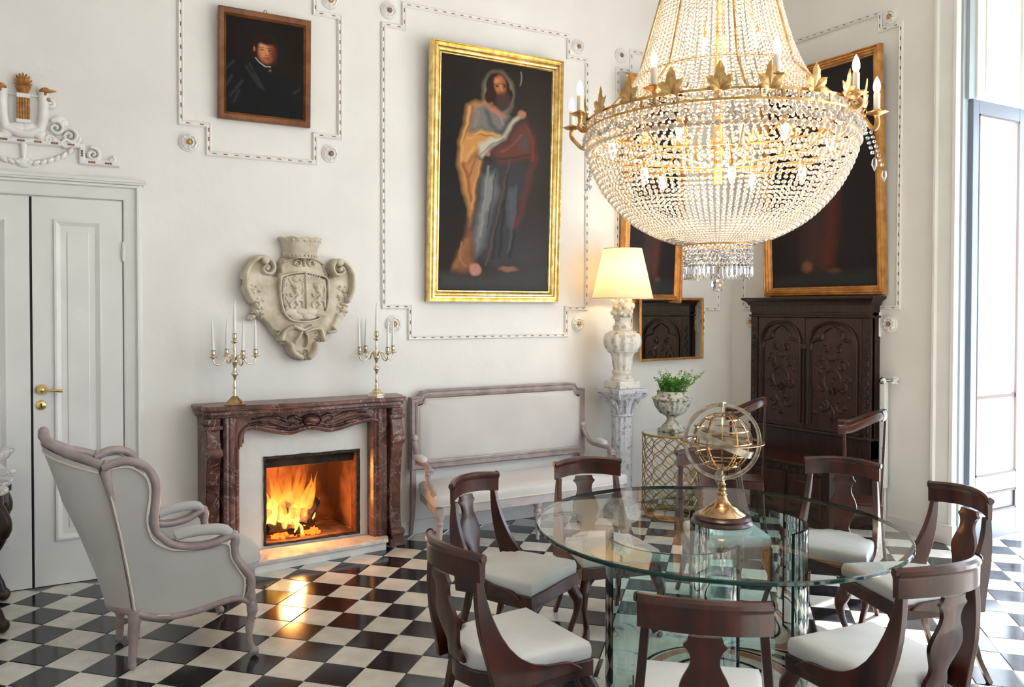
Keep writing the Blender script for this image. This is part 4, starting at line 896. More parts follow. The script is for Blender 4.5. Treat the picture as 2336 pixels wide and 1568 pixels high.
def paint_saint(nx, ny):
    p_ = Paint(nx, ny, (.020, .014, .011)); p_.asp = 1.95; g = np.random.default_rng(3); U0, V0 = p_.U.copy(), p_.V.copy(); p_.U = U0 + .004 * np.sin(V0 * 55 + U0 * 9) + .0025 * np.sin(V0 * 120 + 2); p_.V = V0 + .002 * np.sin(U0 * 60 + V0 * 20)
    p_.ell(.8, .45, .5, .5, (.048, .040, .035), 1.0, .9); p_.ell(.75, .85, .6, .25, (.050, .052, .058), 1.0, .9); p_.ell(.1, .4, .3, .5, (.006, .006, .006), 1.0, .9)
    p_.poly([(0, .93), (.5, .93), (1, .89), (1, 1), (0, 1)], (.050, .048, .048), .05)
    p_.ell(.50, .135, .165, .115, (.36, .31, .22), .45, .8); p_.ell(.50, .137, .122, .088, (.03, .018, .012), .2)
    V_ = lambda x, y: ((x - 378) / 505, (y - 242 - (x - 375) * .155) / (1305 - 242 - (x - 375) * .155))
    Q = lambda L_: [V_(*c) for c in L_]
    och, ochd, gry, dk = (.52, .25, .08), (.22, .07, .025), (.17, .16, .15), (.05, .04, .04)
    p_.poly(Q([(495, 470), (530, 455), (600, 462), (560, 480), (520, 520), (505, 590), (560, 575), (655, 612), (600, 640), (540, 680), (480, 735), (512, 800), (525, 880), (515, 960), (495, 900), (470, 800), (457, 720), (462, 640), (480, 560)]), och, .03)
    p_.poly(Q([(480, 735), (540, 690), (560, 720), (540, 820), (525, 960), (510, 1010), (512, 900), (500, 800)]), (.42, .19, .07), .03)
    p_.line(Q([(470, 640), (500, 560), (520, 480)]), .02, ochd, .8); p_.line(Q([(480, 740), (500, 800), (515, 900)]), .02, (.25, .06, .04), .8); p_.line(Q([(505, 610), (560, 600), (640, 615)]), .012, ochd, .8)
    p_.poly(Q([(530, 475), (580, 468), (640, 490), (680, 520), (660, 570), (640, 605), (560, 575), (508, 590), (510, 530)]), gry, .03)
    p_.line(Q([(580, 500), (600, 560), (640, 590)]), .03, (.075, .07, .072), .8); p_.line(Q([(540, 500), (525, 560)]), .025, (.25, .22, .19), .6)
    p_.poly(Q([(570, 725), (640, 720), (740, 720), (800, 760), (760, 900), (720, 1150), (640, 1200), (560, 1160), (530, 1120), (545, 900)]), (.045, .045, .050), .04)
    p_.poly(Q([(570, 790), (620, 770), (635, 860), (600, 960), (575, 1100), (540, 1150), (530, 1050), (560, 900)]), (.15, .155, .16), .04); p_.line(Q([(605, 800), (590, 930)]), .04, (.25, .25, .24), .6)
    p_.line(Q([(700, 860), (705, 1000)]), .06, (.10, .11, .12), .7)
    for L_ in ([(640, 960), (620, 1160)], [(665, 900), (650, 1150)], [(740, 900), (700, 1150)]): p_.line(Q(L_), .02, (.02, .02, .024), .7)
    p_.poly(Q([(545, 645), (600, 615), (655, 612), (700, 530), (755, 505), (700, 560), (665, 620), (610, 655), (565, 705), (548, 690)]), (.48, .46, .38), .018); p_.line(Q([(555, 690), (610, 640), (660, 622)]), .012, (.15, .13, .12), .8)
    p_.poly(Q([(600, 670), (670, 630), (720, 560), (760, 540), (800, 620), (790, 700), (700, 720), (640, 730)]), (.12, .045, .035), .04); p_.ell(*V_(755, 640), .07, .05, (.07, .075, .085), .8, .8)
    p_.ell(*V_(742, 510), .05, .022, (.38, .17, .10), .5); p_.ell(*V_(590, 690), .03, .015, (.4, .15, .09), .6)
    p_.line(Q([(790, 620), (808, 700), (780, 800), (745, 950), (720, 1010)]), .045, (.14, .035, .03), .6)
    p_.line(Q([(690, 700), (655, 880), (590, 1190)]), .014, (.10, .06, .05), .9); p_.line(Q([(735, 320), (740, 345), (728, 380)]), .008, (.3, .32, .28), .7)
    p_.poly(Q([(505, 1000), (530, 1080), (520, 1150), (545, 1190), (500, 1222), (440, 1215), (455, 1160), (490, 1090)]), (.22, .09, .04), .035); p_.line(Q([(500, 1080), (450, 1200)]), .03, (.3, .13, .06), .7)
    for L_, wd, cc in (([(505, 480), (490, 560), (470, 640), (470, 720)], .016, (.66, .36, .14)), ([(500, 620), (560, 590), (640, 605)], .018, (.62, .34, .13)), ([(520, 660), (490, 720)], .02, (.62, .33, .12)), ([(555, 720), (530, 830), (520, 930)], .014, (.58, .30, .12)), ([(540, 700), (505, 790)], .012, ochd),
        ([(590, 745), (575, 900), (560, 1060)], .014, (.26, .26, .25)), ([(625, 770), (610, 900), (590, 1020)], .010, (.03, .03, .034)), ([(560, 960), (545, 1120)], .012, (.19, .20, .20)), ([(680, 780), (668, 960), (650, 1120)], .012, (.025, .025, .03)), ([(720, 830), (715, 960), (690, 1130)], .014, (.085, .09, .10)), ([(600, 490), (640, 520), (660, 560)], .012, (.26, .24, .22)),
        ([(650, 680), (700, 650), (740, 600)], .014, (.20, .08, .06)), ([(640, 710), (700, 705), (780, 690)], .012, (.05, .02, .02)), ([(765, 560), (800, 640), (795, 720)], .012, (.20, .05, .04)), ([(480, 1090), (465, 1160), (500, 1200)], .012, (.36, .16, .07))):
        p_.line(Q(L_), wd, cc, .75)
    # head
    p_.ell(*V_(628, 392), .115, .072, (.030, .012, .007), .15); p_.ell(*V_(585, 430), .04, .035, (.035, .014, .008), .3); p_.ell(*V_(683, 430), .035, .035, (.03, .014, .01), .3)
    p_.ell(*V_(638, 382), .062, .052, (.40, .14, .06), .35); p_.ell(*V_(622, 360), .035, .022, (.55, .22, .10), .7, .8); p_.ell(*V_(655, 385), .03, .045, (.18, .05, .03), .8, .7)
    for ex in (625, 660): p_.ell(*V_(ex, 384), .018, .006, (.04, .015, .01), .6); p_.line(Q([(ex - 12, 376), (ex + 8, 374)]), .007, (.06, .02, .015), .8)
    p_.line(Q([(642, 384), (646, 408)]), .010, (.62, .28, .15), .8); p_.ell(*V_(655, 450), .085, .048, (.060, .035, .028), .35); p_.line(Q([(632, 420), (655, 418)]), .008, (.2, .05, .035), .8)
    p_.poly(Q([(585, 470), (615, 480), (660, 520), (640, 520), (600, 490)]), (.5, .15, .08), .02)
    p_.ell(*V_(540, 1212), .062, .034, (.42, .20, .15), .35, 1, rot=-.5); p_.ell(*V_(690, 1208), .11, .016, (.24, .11, .085), .5)
    h = np.sin(p_.V * 900) * .03 + g.normal(0, .05, p_.U.shape)
    return np.clip(p_.C * (1 + h[..., None]), 0, 1)
def paint_dark(nx, ny, feet=True):
    p_ = Paint(nx, ny, (.022, .020, .022)); p_.asp = 1.7; g = np.random.default_rng(4)
    p_.ell(.4, .5, .4, .6, (.040, .026, .024), 1.0, .9); p_.line([(.62, .5), (.6, .7), (.55, .88)], .10, (.13, .035, .028), .8); p_.line([(.48, .3), (.46, .6), (.42, .86)], .17, (.075, .045, .038), .8)
    p_.ell(.36, .905, .07, .035, (.26, .11, .07), .6, .9); p_.ell(.62, .93, .09, .018, (.15, .07, .05), .6, .9); p_.poly([(0, .95), (1, .93), (1, 1), (0, 1)], (.035, .035, .037), .03)
    p_.ell(.45, .18, .11, .09, (.28, .13, .08), .6, .7)
    return np.clip(p_.C * (1 + g.normal(0, .05, p_.U.shape)[..., None]), 0, 1)
pr_small = [(0, 0), (0, .030), (.008, .034), (.034, .030), (.038, .022), (.044, .026), (.050, .016)]
pr_big = [(0, 0), (0, .040), (.008, .058), (.016, .060), (.024, .050), (.034, .056), (.044, .056), (.052, .044), (.060, .046), (.070, .040), (.078, .028), (.086, .028), (.092, .016)]
t1, _ = frame_pic('portrait_painting', 'dark portrait of a person in black with white collar, in a walnut frame', (-4.497, -.012, 2.822), (1, 0, 0), (0, -.03, 1), .595, .70, pr_small, 'brown_frame', 'paint', paint_portrait, 190, 240)
MB().tube([(.30 + .010 * math.cos(a), -.025, .712 + .012 * math.sin(a)) for a in [k * PI / 6 for k in range(13)]], .002, 6).build('hanging_ring', M['iron'], t1, smooth=60)
MB().box(.038, .042, 0, 0, 0, 0) if False else None
frame_pic('saint_painting', 'tall painting of a bearded robed figure holding a book, in a gilded frame', (-3.048, -.012, 1.668), (1, 0, 0), (0, -.035, 1), 1.128, 1.865, pr_big, 'gold', 'paint', paint_saint, 210, 400)
frame_pic('small_dark_painting', 'dark painting in an orange gilt frame behind the lamp and chandelier', (-1.30, -.012, 1.668), (1, 0, 0), (0, -.05, 1), .645, 1.86, pr_big[:-2], 'gold_dark', 'paint', paint_dark, 60, 120)
frame_pic('large_dark_painting', 'large dark painting in an orange gilt frame above the cupboard', (-.012, -.425, 1.728), (0, -1, 0), (-.045, 0, 1), 1.125, 1.83, [(a_ * .78, b_) for a_, b_ in pr_big], 'gold_dark', 'paint', paint_dark, 90, 150)
# mirror, turned a touch in its frame
mt, mP = frame_pic('wall_mirror', 'rectangular mirror in a thin gold frame low on the wall behind the lamp', (-1.155, -.105, 1.185), (1, .125, 0), (0, 0, 1), .80, .53, [(0, 0), (0, .012), (.006, .016), (.016, .016), (.022, .008)], 'gold_dark', None, None, 1, 1, cat='mirror')
mg = MB().add([tuple(mP(a_, b_, .010)) for a_, b_ in ((.020, .020), (.780, .020), (.780, .51), (.020, .51))], [(0, 1, 2, 3)]).build('mirror_glass', M['mirror'], mt, smooth=0)

# ================================================================= SOFA
so = thing('sofa', 'long mauve-grey painted settee with cream upholstery against the back wall', 'sofa', (-2.44, -.30, 0))
def W(p_): return (p_[0] + 2.44, p_[1] + .30, p_[2])
def rounded(pts): return [W(p_) for p_ in pts]
yb = -.055
op = [(-3.165, .50), (-3.165, .965), (-3.105, .972), (-3.085, 1.005), (-3.05, 1.012), (-1.82, 1.012), (-1.785, 1.005), (-1.765, .972), (-1.705, .965), (-1.705, .50)]
pr = [(-.028, 0), (-.028, .018), (-.018, .030), (-.008, .022), (.008, .022), (.014, .030), (.028, .022), (.028, 0), (.028, -.018), (-.028, -.018)]
MB().sweep(rounded([(a, yb, b) for a, b in op]), pr, up=(0, -1, 0), closed=True).build('back_frame', M['mauve'], so, smooth=30)
inn = [(-3.135, .53), (-3.135, .925), (-3.10, .932), (-3.085, .945), (-3.075, .975), (-1.795, .975), (-1.785, .945), (-1.77, .932), (-1.735, .925), (-1.735, .53)]
ic = (-2.435, .75)
bk = MB(); 
V = []; lv = [(1.0, .0), (1.0, -.012), (.985, -.026), (.95, -.038), (.85, -.044), (.5, -.048)]
for (s_, y_) in lv:
    for (a, b) in inn: V.append(W((ic[0] + (a - ic[0]) * (1 - (1 - s_) * .5 if s_ > .9 else s_), yb + y_, ic[1] + (b - ic[1]) * s_)))
n = len(inn); F_ = [(j * n + i, (j + 1) * n + i, (j + 1) * n + (i + 1) % n, j * n + (i + 1) % n) for j in range(len(lv) - 1) for i in range(n)] + [tuple(range((len(lv) - 1) * n, len(lv) * n))]
bk.add(V, F_).build('back_upholstery', M['sofa_fabric'], so, smooth=60)
MB().tube(rounded([(a, yb - .022, b) for a, b in inn]), .005, 6, closed=True).build('back_piping', M['piping'], so, smooth=60)
for x_ in (-3.165, -1.705):
    MB().tube(rounded([(x_, yb, .53), (x_, yb, .30), (x_, yb + .01, .15), (x_, yb + .035, 0)]), [.026, .026, .022, .016], 4, up=(1, 0, 0)).build('back_leg', M['mauve'], so, smooth=20, bevel=.003)
seat = [(-3.135, -.09), (-1.735, -.09), (-1.655, -.575), (-1.70, -.60), (-3.20, -.60), (-3.245, -.575)]
sc_ = (-2.44, -.34)
def ring(k, z, off=0): return [W((sc_[0] + (a - sc_[0]) * k, sc_[1] + (b - sc_[1]) * k, z)) for a, b in seat]
lv = [(.995, .325), (1.0, .34), (1.0, .372), (.985, .388), (.94, .398), (.7, .412), (.4, .416)]; V = []; 
for k, z in lv: V += ring(k, z)
n = len(seat); MB().add(V, [(j * n + i, j * n + (i + 1) % n, (j + 1) * n + (i + 1) % n, (j + 1) * n + i) for j in range(len(lv) - 1) for i in range(n)] + [tuple(range((len(lv) - 1) * n, len(lv) * n))]).build('seat_upholstery', M['sofa_fabric'], so, smooth=50)
MB().tube(ring(1.0, .328), .0055, 6, closed=True).build('seat_piping', M['piping'], so, smooth=60)
MB().prism(seat, lambda p_, t_: W((sc_[0] + (p_[0] - sc_[0]) * .99, sc_[1] + (p_[1] - sc_[1]) * .99, t_)), .262, .325).build('seat_rail', M['mauve_light'], so, smooth=0, bevel=.005)
for x_ in (-3.205, -2.44, -1.695):
    MB().lathe([(.009, 0), (.013, .006), (.010, .02), (.013, .05), (.022, .17), (.024, .185), (.018, .19), (.027, .20), (.027, .215), (.018, .222), (.030, .24), (.032, .262)], (W((x_, -.565, 0))[0], W((x_, -.565, 0))[1], 0), 16, flute=lambda a, z: .06 * math.cos(a * 8) if z < .17 else 0).build('front_leg', M['mauve_light'], so, smooth=40)
for sg, x_, xf in ((-1, -3.165, -3.215), (1, -1.705, -1.685)):
    q_ = smoothpath([(x_, yb - .02, .70), (x_ + sg * .005, -.10, .655), (x_ + sg * .012, -.16, .585), (xf, -.26, .565), (xf, -.37, .565), (xf, -.42, .55), (xf, -.445, .525)], 5)
    MB().tube([W(p_) for p_ in q_], [.020] * 10 + [.022] * 16 + [.026] * 5, 8, flat=.8).build('armrest', M['mauve'], so, smooth=50)
    q_ = smoothpath([(xf, -.40, .545), (xf, -.405, .50), (xf, -.43, .45), (xf, -.49, .40), (xf, -.555, .36), (xf, -.57, .31)], 5)
    MB().tube([W(p_) for p_ in q_], [.022, .021, .020, .019, .018] * 5 + [.026], 8, flat=.9).build('arm_support', M['mauve'], so, smooth=50)
    MB().tube([W((xf, -.21, .580)), W((xf, -.225, .592)), W((xf, -.28, .597)), W((xf, -.34, .592)), W((xf, -.36, .578))], [.012, .030, .034, .030, .012], 12, flat=.75).build('arm_pad', M['sofa_fabric'], so, smooth=60)
    t = MB()
    for k in range(5): t.tube([W((xf - .018 + .009 * k, -.435, .545)), W((xf - .018 + .009 * k, -.452, .515))], .005, 6)
    t.ball(W((x_, yb - .03, .705)), .026, 10); t.each('arm_scroll', M['mauve_light'], so, smooth=60)

# ================================================================= COLUMN PEDESTAL AND LAMP
cp = thing('column_pedestal', 'distressed grey-white fluted column pedestal with leaf capital in the corner by the settee', 'pedestal', (-1.485, -.30, 0))
sq = lambda h: [(-h, -h), (h, -h), (h, h), (-h, h)]
pz = lambda h, z0, z1, nm, mm, par, **k: MB().prism(sq(h), lambda p_, t_: (p_[0], p_[1], t_), z0, z1).build(nm, M[mm], par, **k)
pz(.13, 0, .05, 'plinth', 'column', cp, smooth=0, bevel=.004)
MB().lathe([(.12, .05), (.125, .065), (.12, .08), (.095, .09), (.10, .105), (.088, .118)], n=32).build('base_torus', M['column'], cp, smooth=50)
MB().lathe([(.078, .118), (.080, .13), (.080, .70), (.079, .78)], n=72, flute=lambda a, z: -.10 * max(0, math.cos(a * 12)) ** .5 if .14 < z < .74 else 0).build('shaft', M['column'], cp, smooth=40)
MB().lathe([(.080, .78), (.090, .79), (.084, .80), (.082, .83), (.092, .87), (.115, .92), (.148, .955), (.150, .965)], n=64, flute=lambda a, z: .05 * math.cos(a * 8) * (1 if .8 < z < .93 else 0)).build('capital', M['column'], cp, smooth=50)
R_ = MB()
for k in range(8):
    a = k * PI / 4 + PI / 8; c, s = math.cos(a), math.sin(a)
    R_.tube(smoothpath([(.080 * c, .080 * s, .81), (.092 * c, .092 * s, .86), (.118 * c, .118 * s, .905), (.132 * c, .132 * s, .90), (.130 * c, .130 * s, .885)], 4), [.018] * 6 + [.02] * 6 + [.012] * 5, 6, flat=.4)
for k in range(4):
    a = k * PI / 2 + PI / 4; c, s = math.cos(a), math.sin(a); R_.tube([((.175 + .016 * math.cos(t_)) * c, (.175 + .016 * math.cos(t_)) * s, .945 + .016 * math.sin(t_)) for t_ in [q * .6 for q in range(9)]], .008, 6); R_.tube([(.12 * c, .12 * s, .90), (.19 * c, .19 * s, .962)], [.008, .012], 6)
R_.each('acanthus_leaf', M['column'], cp, smooth=50)
ab = []
for k in range(4):
    a = k * PI / 2 + PI / 4
    for t_ in range(7):
        u = t_ / 6; x_ = lerp(math.cos(a), math.cos(a + PI / 2), u) * .205; y_ = lerp(math.sin(a), math.sin(a + PI / 2), u) * .205; kk_ = 1 - .10 * math.sin(PI * u)
        if t_ < 6: ab.append((x_ * kk_, y_ * kk_))
MB().prism(ab, lambda p_, t_: (p_[0], p_[1], t_), .965, 1.0).build('abacus', M['column'], cp, smooth=20, bevel=.004)
lp = thing('table_lamp', 'tall table lamp with weathered carved baluster and lit cream shade on the column', 'lamp', (-1.485, -.30, 1.0))
pz(.098, 0.0, .06, 'lamp_base', 'old_stone', lp, smooth=0, bevel=.006)
MB().lathe([(.090, .06), (.092, .075), (.075, .09), (.068, .105), (.080, .12), (.076, .14)], n=32).build('base_ring', M['old_stone'], lp, smooth=50)
MB().lathe([(.064, .13), (.064, .16), (.074, .19), (.078, .24), (.088, .27), (.112, .285), (.120, .290), (.110, .30)], n=48, flute=lambda a, z: .05 * math.cos(a * 10)).build('lower_cup', M['old_stone'], lp, smooth=50)
MB().lathe([(.10, .285), (.124, .31), (.140, .345), (.143, .38), (.130, .42), (.095, .445), (.072, .45)], n=72, flute=lambda a, z: .06 * math.cos(a * 12)).build('gadrooned_body', M['old_stone'], lp, smooth=50)
MB().lathe([(.066, .44), (.074, .47), (.076, .48), (.062, .50), (.055, .52), (.062, .54), (.080, .555)], n=32).build('neck', M['old_stone'], lp, smooth=50)
fr_ = MB(); g = random.Random(4); fr_.ball((0, 0, .625), .080, 16, sz=1.1)
for k in range(46):
    a = g.uniform(0, 6.28); e = g.uniform(-1, 1.2); c = math.cos(e); fr_.ball((.078 * c * math.cos(a), .078 * c * math.sin(a), .625 + .078 * math.sin(e)), g.uniform(.016, .026), 8)
fr_.build('carved_fruit_finial', M['old_stone_pale'], lp, smooth=50)
sh = MB().lathe([(.237, .700), (.149, 1.088)], n=48, close=False); sh.build('lamp_shade', M['shade'], lp, smooth=60)
MB().lathe([(.2375, .698), (.2385, .703), (.2375, .706)], n=48, close=False).lathe([(.149, 1.084), (.1505, 1.087), (.149, 1.09)], n=48, close=False).each('shade_trim', M['piping'], lp, smooth=60)
MB().ball((0, 0, .86), .03, 12, sz=1.3).build('bulb', M['bulb'], lp, smooth=60)
MB().tube([(0, 0, .70), (0, 0, .82)], .012, 10).build('lamp_holder', M['brass'], lp, smooth=60)
d = bpy.data.lights.new('lamp_light', 'POINT'); d.energy = LAMP_E; d.color = (1, .70, .38); d.shadow_soft_size = .04; o = bpy.data.objects.new('lamp_light', d); COL.objects.link(o); o.location = (-1.485, -.30, 1.90)

# ================================================================= ROUND LATTICE TABLE, URN, PLANT
st = thing('side_table', 'round side table of gold wire lattice with mirrored top', 'table', (-1.165, -.50, 0))
SR, SH = .215, .655
MB().lathe([(.0, SH - .006), (SR - .004, SH - .006), (SR - .004, SH), (.0, SH)], n=48).build('table_top', M['mirror'], st, smooth=30)
rg = MB()
for z_ in (SH - .008, .012): rg.tube([(SR * math.cos(a), SR * math.sin(a), z_) for a in [k * 2 * PI / 48 for k in range(48)]], .0085, 8, closed=True, up=(0, 0, 1))
rg.each('rim_ring', M['bronze_wire'], st, smooth=60)
def wire(k, sg, ph):
    pts = []; N_ = 60
    for i in range(N_ + 1):
        z_ = .015 + (SH - .03) * i / N_; a = 2 * PI * k / 14 + sg * (PI / 14) * math.sin(PI * (i / N_) * 6 + ph) ; pts.append((SR * math.cos(a), SR * math.sin(a), z_))
    return pts
for k in range(14):
    for sg in (1, -1): MB().tube(wire(k + (0 if sg > 0 else 0), sg, 0), .0036, 5).build('lattice_wire', M['bronze_wire'], st, smooth=60)
jn = MB()
for k in range(28):
    for i in range(7):
        z_ = .015 + (SH - .03) * (i) / 6
        if k % 2 == 0: jn.ball((SR * math.cos(2 * PI * (k / 2) / 14), SR * math.sin(2 * PI * (k / 2) / 14), z_), .0065, 6)
        if k % 2 == 1 and i < 6: jn.ball((SR * math.cos(2 * PI * (k / 2) / 14), SR * math.sin(2 * PI * (k / 2) / 14), z_ + (SH - .03) / 12), .0065, 6)
jn.build('lattice_joint', M['bronze_wire'], st, smooth=60)['kind'] = 'stuff'
ur = thing('planted_urn', 'mossy fluted stone urn on the gold lattice table, planted with green herbs', 'urn', (-1.115, -.46, SH), .3)
UR = (0, 0, 0)
pz(.082, 0, .030, 'urn_base', 'urn', ur, smooth=0, bevel=.004)
MB().lathe([(.085, .03), (.075, .05), (.050, .07), (.040, .10), (.045, .122), (.060, .13)], n=32).build('urn_foot', M['urn'], ur, smooth=50)
MB().lathe([(.055, .125), (.095, .15), (.125, .195), (.140, .235), (.143, .250)], n=80, flute=lambda a, z: .05 * abs(math.cos(a * 10))).build('urn_bowl', M['urn'], ur, smooth=50)
MB().lathe([(.140, .245), (.157, .255), (.158, .265), (.135, .272), (.118, .285), (.116, .305), (.122, .318), (.112, .32), (.100, .31), (.0, .30)], n=48).build('urn_rim', M['urn'], ur, smooth=50)
g = random.Random(9); dd = MB()
for k in range(30):
    a = k * 2 * PI / 30; dd.ball((.139 * math.cos(a), .139 * math.sin(a), .246), .010, 6, sz=1.3)
dd.each('urn_bead', M['urn'], ur, smooth=60)
MB().lathe([(.0, .302), (.108, .300)], n=24, close=False).build('soil', M['soil'], ur, smooth=0)
pl = thing('herb_plant', 'bushy green herb plant growing in the stone urn', 'plant', (-1.115, -.46, SH + .30))
lm = MB(); sm = MB()
for k in range(125):
    a = g.uniform(0, 6.28); r_ = g.uniform(.0, .085); h = g.uniform(.06, .125) if k < 104 else g.uniform(.12, .19); out_ = g.uniform(.2, .75)
    p0 = Vector((r_ * math.cos(a), r_ * math.sin(a), 0)); bias = .05 if k >= 104 else 0
    p1 = p0 + Vector((math.cos(a) * h * out_ + bias, math.sin(a) * h * out_ - bias * .5, h)); path = smoothpath([p0, p0.lerp(p1, .5) + Vector((0, 0, .012)), p1], 4); sm.tube(path, .0014, 4)
    for q in range(15 if k < 104 else 14):
        u = g.uniform(.35, 1.0); c = path[int(u * (len(path) - 1))] + Vector((g.uniform(-.014, .014), g.uniform(-.014, .014), g.uniform(-.01, .012)))
        d = Vector((g.uniform(-1, 1), g.uniform(-1, 1), g.uniform(-.2, .9))).normalized(); s_ = d.cross(Vector((g.uniform(-.4, .4), g.uniform(-.4, .4), 1))).normalized(); L_ = g.uniform(.013, .022); w_ = L_ * .46; up_ = s_.cross(d) * L_ * .18
        lm.add([c, c + d * L_ * .5 + s_ * w_ - up_, c + d * L_, c + d * L_ * .5 - s_ * w_ - up_, c + d * L_ * .5], [(0, 4, 1), (1, 4, 2), (2, 4, 3), (3, 4, 0)])
lf = lm.build('leaves', M['leaf'], pl, smooth=0); lf['kind'] = 'stuff'; sm.build('stems', M['leaf'], pl, smooth=0)
# ================================================================= CUPBOARD by the corner
cu = thing('cupboard', 'tall dark carved oak cupboard with two pointed-arch doors and a projecting chest base', 'cupboard', (0, -.90, 0))
def bx(x0, x1, y0, y1, z0, z1): return MB().box(x0, x1, y0 + .90, y1 + .90, z0, z1)
YL, YR = -.322, -1.480
bx(-.085, -.004, YR, YL, .50, 1.60).build('upper_carcass', M['oak'], cu, smooth=0)
for (y0, y1) in ((-.395, YL), (YR, -1.405)):
    pz_ = bx(-.105, -.06, y0, y1, .50, 1.555); pz_.build('pilaster', M['oak'], cu, smooth=0, bevel=.004)
    R = Relief(-y1 + .012, -y0 - .012, .62, 1.50, 40)
    for k in range(12):
        zc = .66 + k * .07; yc = -(y0 + y1) / 2; R.stroke([(yc + a - (-0), b) for a, b in [(yc * 0 + .014 * math.sin(t * .9), zc - .03 + t * .008) for t in range(8)]], .009, .008, .004); R.ell(yc + .012, zc, .012, .008, .010); R.ell(yc - .012, zc + .03, .012, .008, .010)
    R.mesh(lambda a, b, h: (-.104 - h, -a + .90, b)).build('pilaster_carving', M['oak'], cu, smooth=60)
bx(-.112, -.004, YR - .005, YL + .005, 1.595, 1.655).build('frieze_rail', M['oak'], cu, smooth=0, bevel=.003)
bx(-.120, -.004, YR - .012, YL + .012, 1.555, 1.572).build('bead_moulding', M['oak'], cu, smooth=0, bevel=.006)
bx(-.100, -.004, YR, YL, 1.57, 1.60).build('upper_rail', M['oak'], cu, smooth=0)
cp_ = [(0, 1.650), (.010, 1.650), (.016, 1.660), (.020, 1.672), (.034, 1.685), (.050, 1.695), (.056, 1.702), (.056, 1.715), (0, 1.715)]
path = [(-.01, YL + .90, 0), (-.112, YL + .90, 0), (-.112, YR + .90, 0), (-.01, YR + .90, 0)]
MB().sweep(path, [(a, b) for a, b in cp_], up=(0, 0, 1)).build('cornice', M['oak'], cu, smooth=30)
bx(-.112, -.004, YR, YL, 1.70, 1.713).build('top_board', M['oak'], cu, smooth=0)
# doors with pointed arches
for k, (y0, y1) in enumerate(((-.880, -.400), (-1.400, -.885))):
    dr = bx(-.100, -.08, y0, y1, .665, 1.55).build('cupboard_door', M['oak_panel'], cu, smooth=0, bevel=.003)
    yc = (y0 + y1) / 2; hw = (y1 - y0) / 2 - .04; zs = 1.33; top = 1.515
    def arch(hw_, zt, z0_): 
        pts = [(-hw_, z0_), (-hw_, zs)]
        for t in range(9): u = t / 8; a = math.radians(lerp(180, 118, u)); pts.append((.88 * hw_ + 1.88 * hw_ * math.cos(a), zs + (zt - zs) * math.sin(math.radians(90 * u)) ** .9))
        l_ = pts[2:]; pts2 = pts[:2] + l_[1:]
        return pts2 + [(-a, b) for a, b in pts2[::-1][1:]]
    A1 = arch(hw, top, .70)
    MB().sweep([(-.100, yc - a + .90, b) for a, b in A1], [(-.012, 0), (-.012, .012), (-.004, .018), (.006, .010), (.014, .014), (.018, 0)], up=(-1, 0, 0)).build('arch_moulding', M['oak'], dr, smooth=40)
    R = Relief(-hw, hw, .69, 1.50, 110)
    cusp = [(-hw + .01, 1.30), (-hw + .03, 1.36), (-hw * .45, 1.385), (-hw * .40, 1.43), (-.01, 1.48)]
    for s_ in (1, -1): R.stroke([(s_ * a, b) for a, b in sp2(cusp, 4)], .012, .014, .009)
    gg = random.Random(20 + k)
    for s_ in (1, -1):
        for (cx, cz, r0, tr, a0) in ((.09, 1.18, .055, 1.3, 0), (.08, .86, .05, 1.3, 2), (.10, 1.02, .04, 1.2, 4), (.06, 1.31, .035, 1.2, 1)): R.stroke([(s_ * p_[0], p_[1]) for p_ in spiral(cx, cz, r0, tr, a0)], .011, .010, .005)
    R.stroke([(.08 * math.cos(t * .3), 1.06 + .085 * math.sin(t * .3)) for t in range(22)], .009, .012); R.ell(0, .80, .03, .05, .012); R.ell(0, 1.24, .04, .03, .012)
    for q in range(20): R.ell(gg.uniform(-hw * .8, hw * .8), gg.uniform(.75, 1.3), gg.uniform(.01, .02), gg.uniform(.01, .03), .008, rot=gg.uniform(0, 3))
    R.mesh(lambda a, b, h: (-.0995 - h, yc - a + .90, b)).build('carved_panel', M['oak_panel'], dr, smooth=60)
    t = MB(); t.tube([(-.118, yc + .90 + .022 * math.sin(a), 1.0 - .024 + .022 * math.cos(a)) for a in [q * .35 for q in range(19)]], .0055, 8); t.ball((-.108, yc + .90, 1.0), .014, 10); t.build('ring_pull', M['iron'], dr, smooth=60)
    MB().box(-.112, -.075, y0 + .90 + .0, y1 + .90, .662, .685).build('door_rail', M['oak'], dr, smooth=0, bevel=.003)
bx(-.108, -.08, -.8870, -.8780, .665, 1.33).build('centre_stile', M['oak'], cu, smooth=0, bevel=.002)
bx(-.118, -.08, -.915, -.848, 1.30, 1.345).build('arch_capital', M['oak'], cu, smooth=0, bevel=.006)
bx(-.125, -.004, YR - .004, YL + .004, .635, .660).build('waist_moulding', M['oak'], cu, smooth=0, bevel=.006)
bx(-.095, -.004, YR, YL, .46, .64).build('recess_back', M['oak'], cu, smooth=0)
bx(-.51, -.004, YR + .03, YL - .06, .438, .462).build('chest_lid', M['oak_panel'], cu, smooth=0, bevel=.006)
bx(-.49, -.004, YR + .05, YL - .08, .05, .440).build('chest_body', M['oak'], cu, smooth=0)
for k in range(3):
    y1 = YL - .10 - k * .325; y0 = y1 - .285
    p_ = bx(-.500, -.485, y0, y1, .09, .375).build('chest_panel', M['oak_panel'], cu, smooth=0, bevel=.006)
    bx(-.503, -.495, y0 + .05, y1 - .05, .135, .33).build('raised_field', M['oak_panel'], p_, smooth=0, bevel=.005)
R = Relief(.43, 1.40, .385, .432, 220)
for k in range(12): R.stroke([(a, b) for a, b in spiral(.47 + k * .08, .408, .018, 1.2, k % 2 * PI)], .006, .008, .003)
R.mesh(lambda a, b, h: (-.4895 - h, -a + .90, b)).build('carved_frieze', M['oak'], cu, smooth=60)['kind'] = 'stuff'
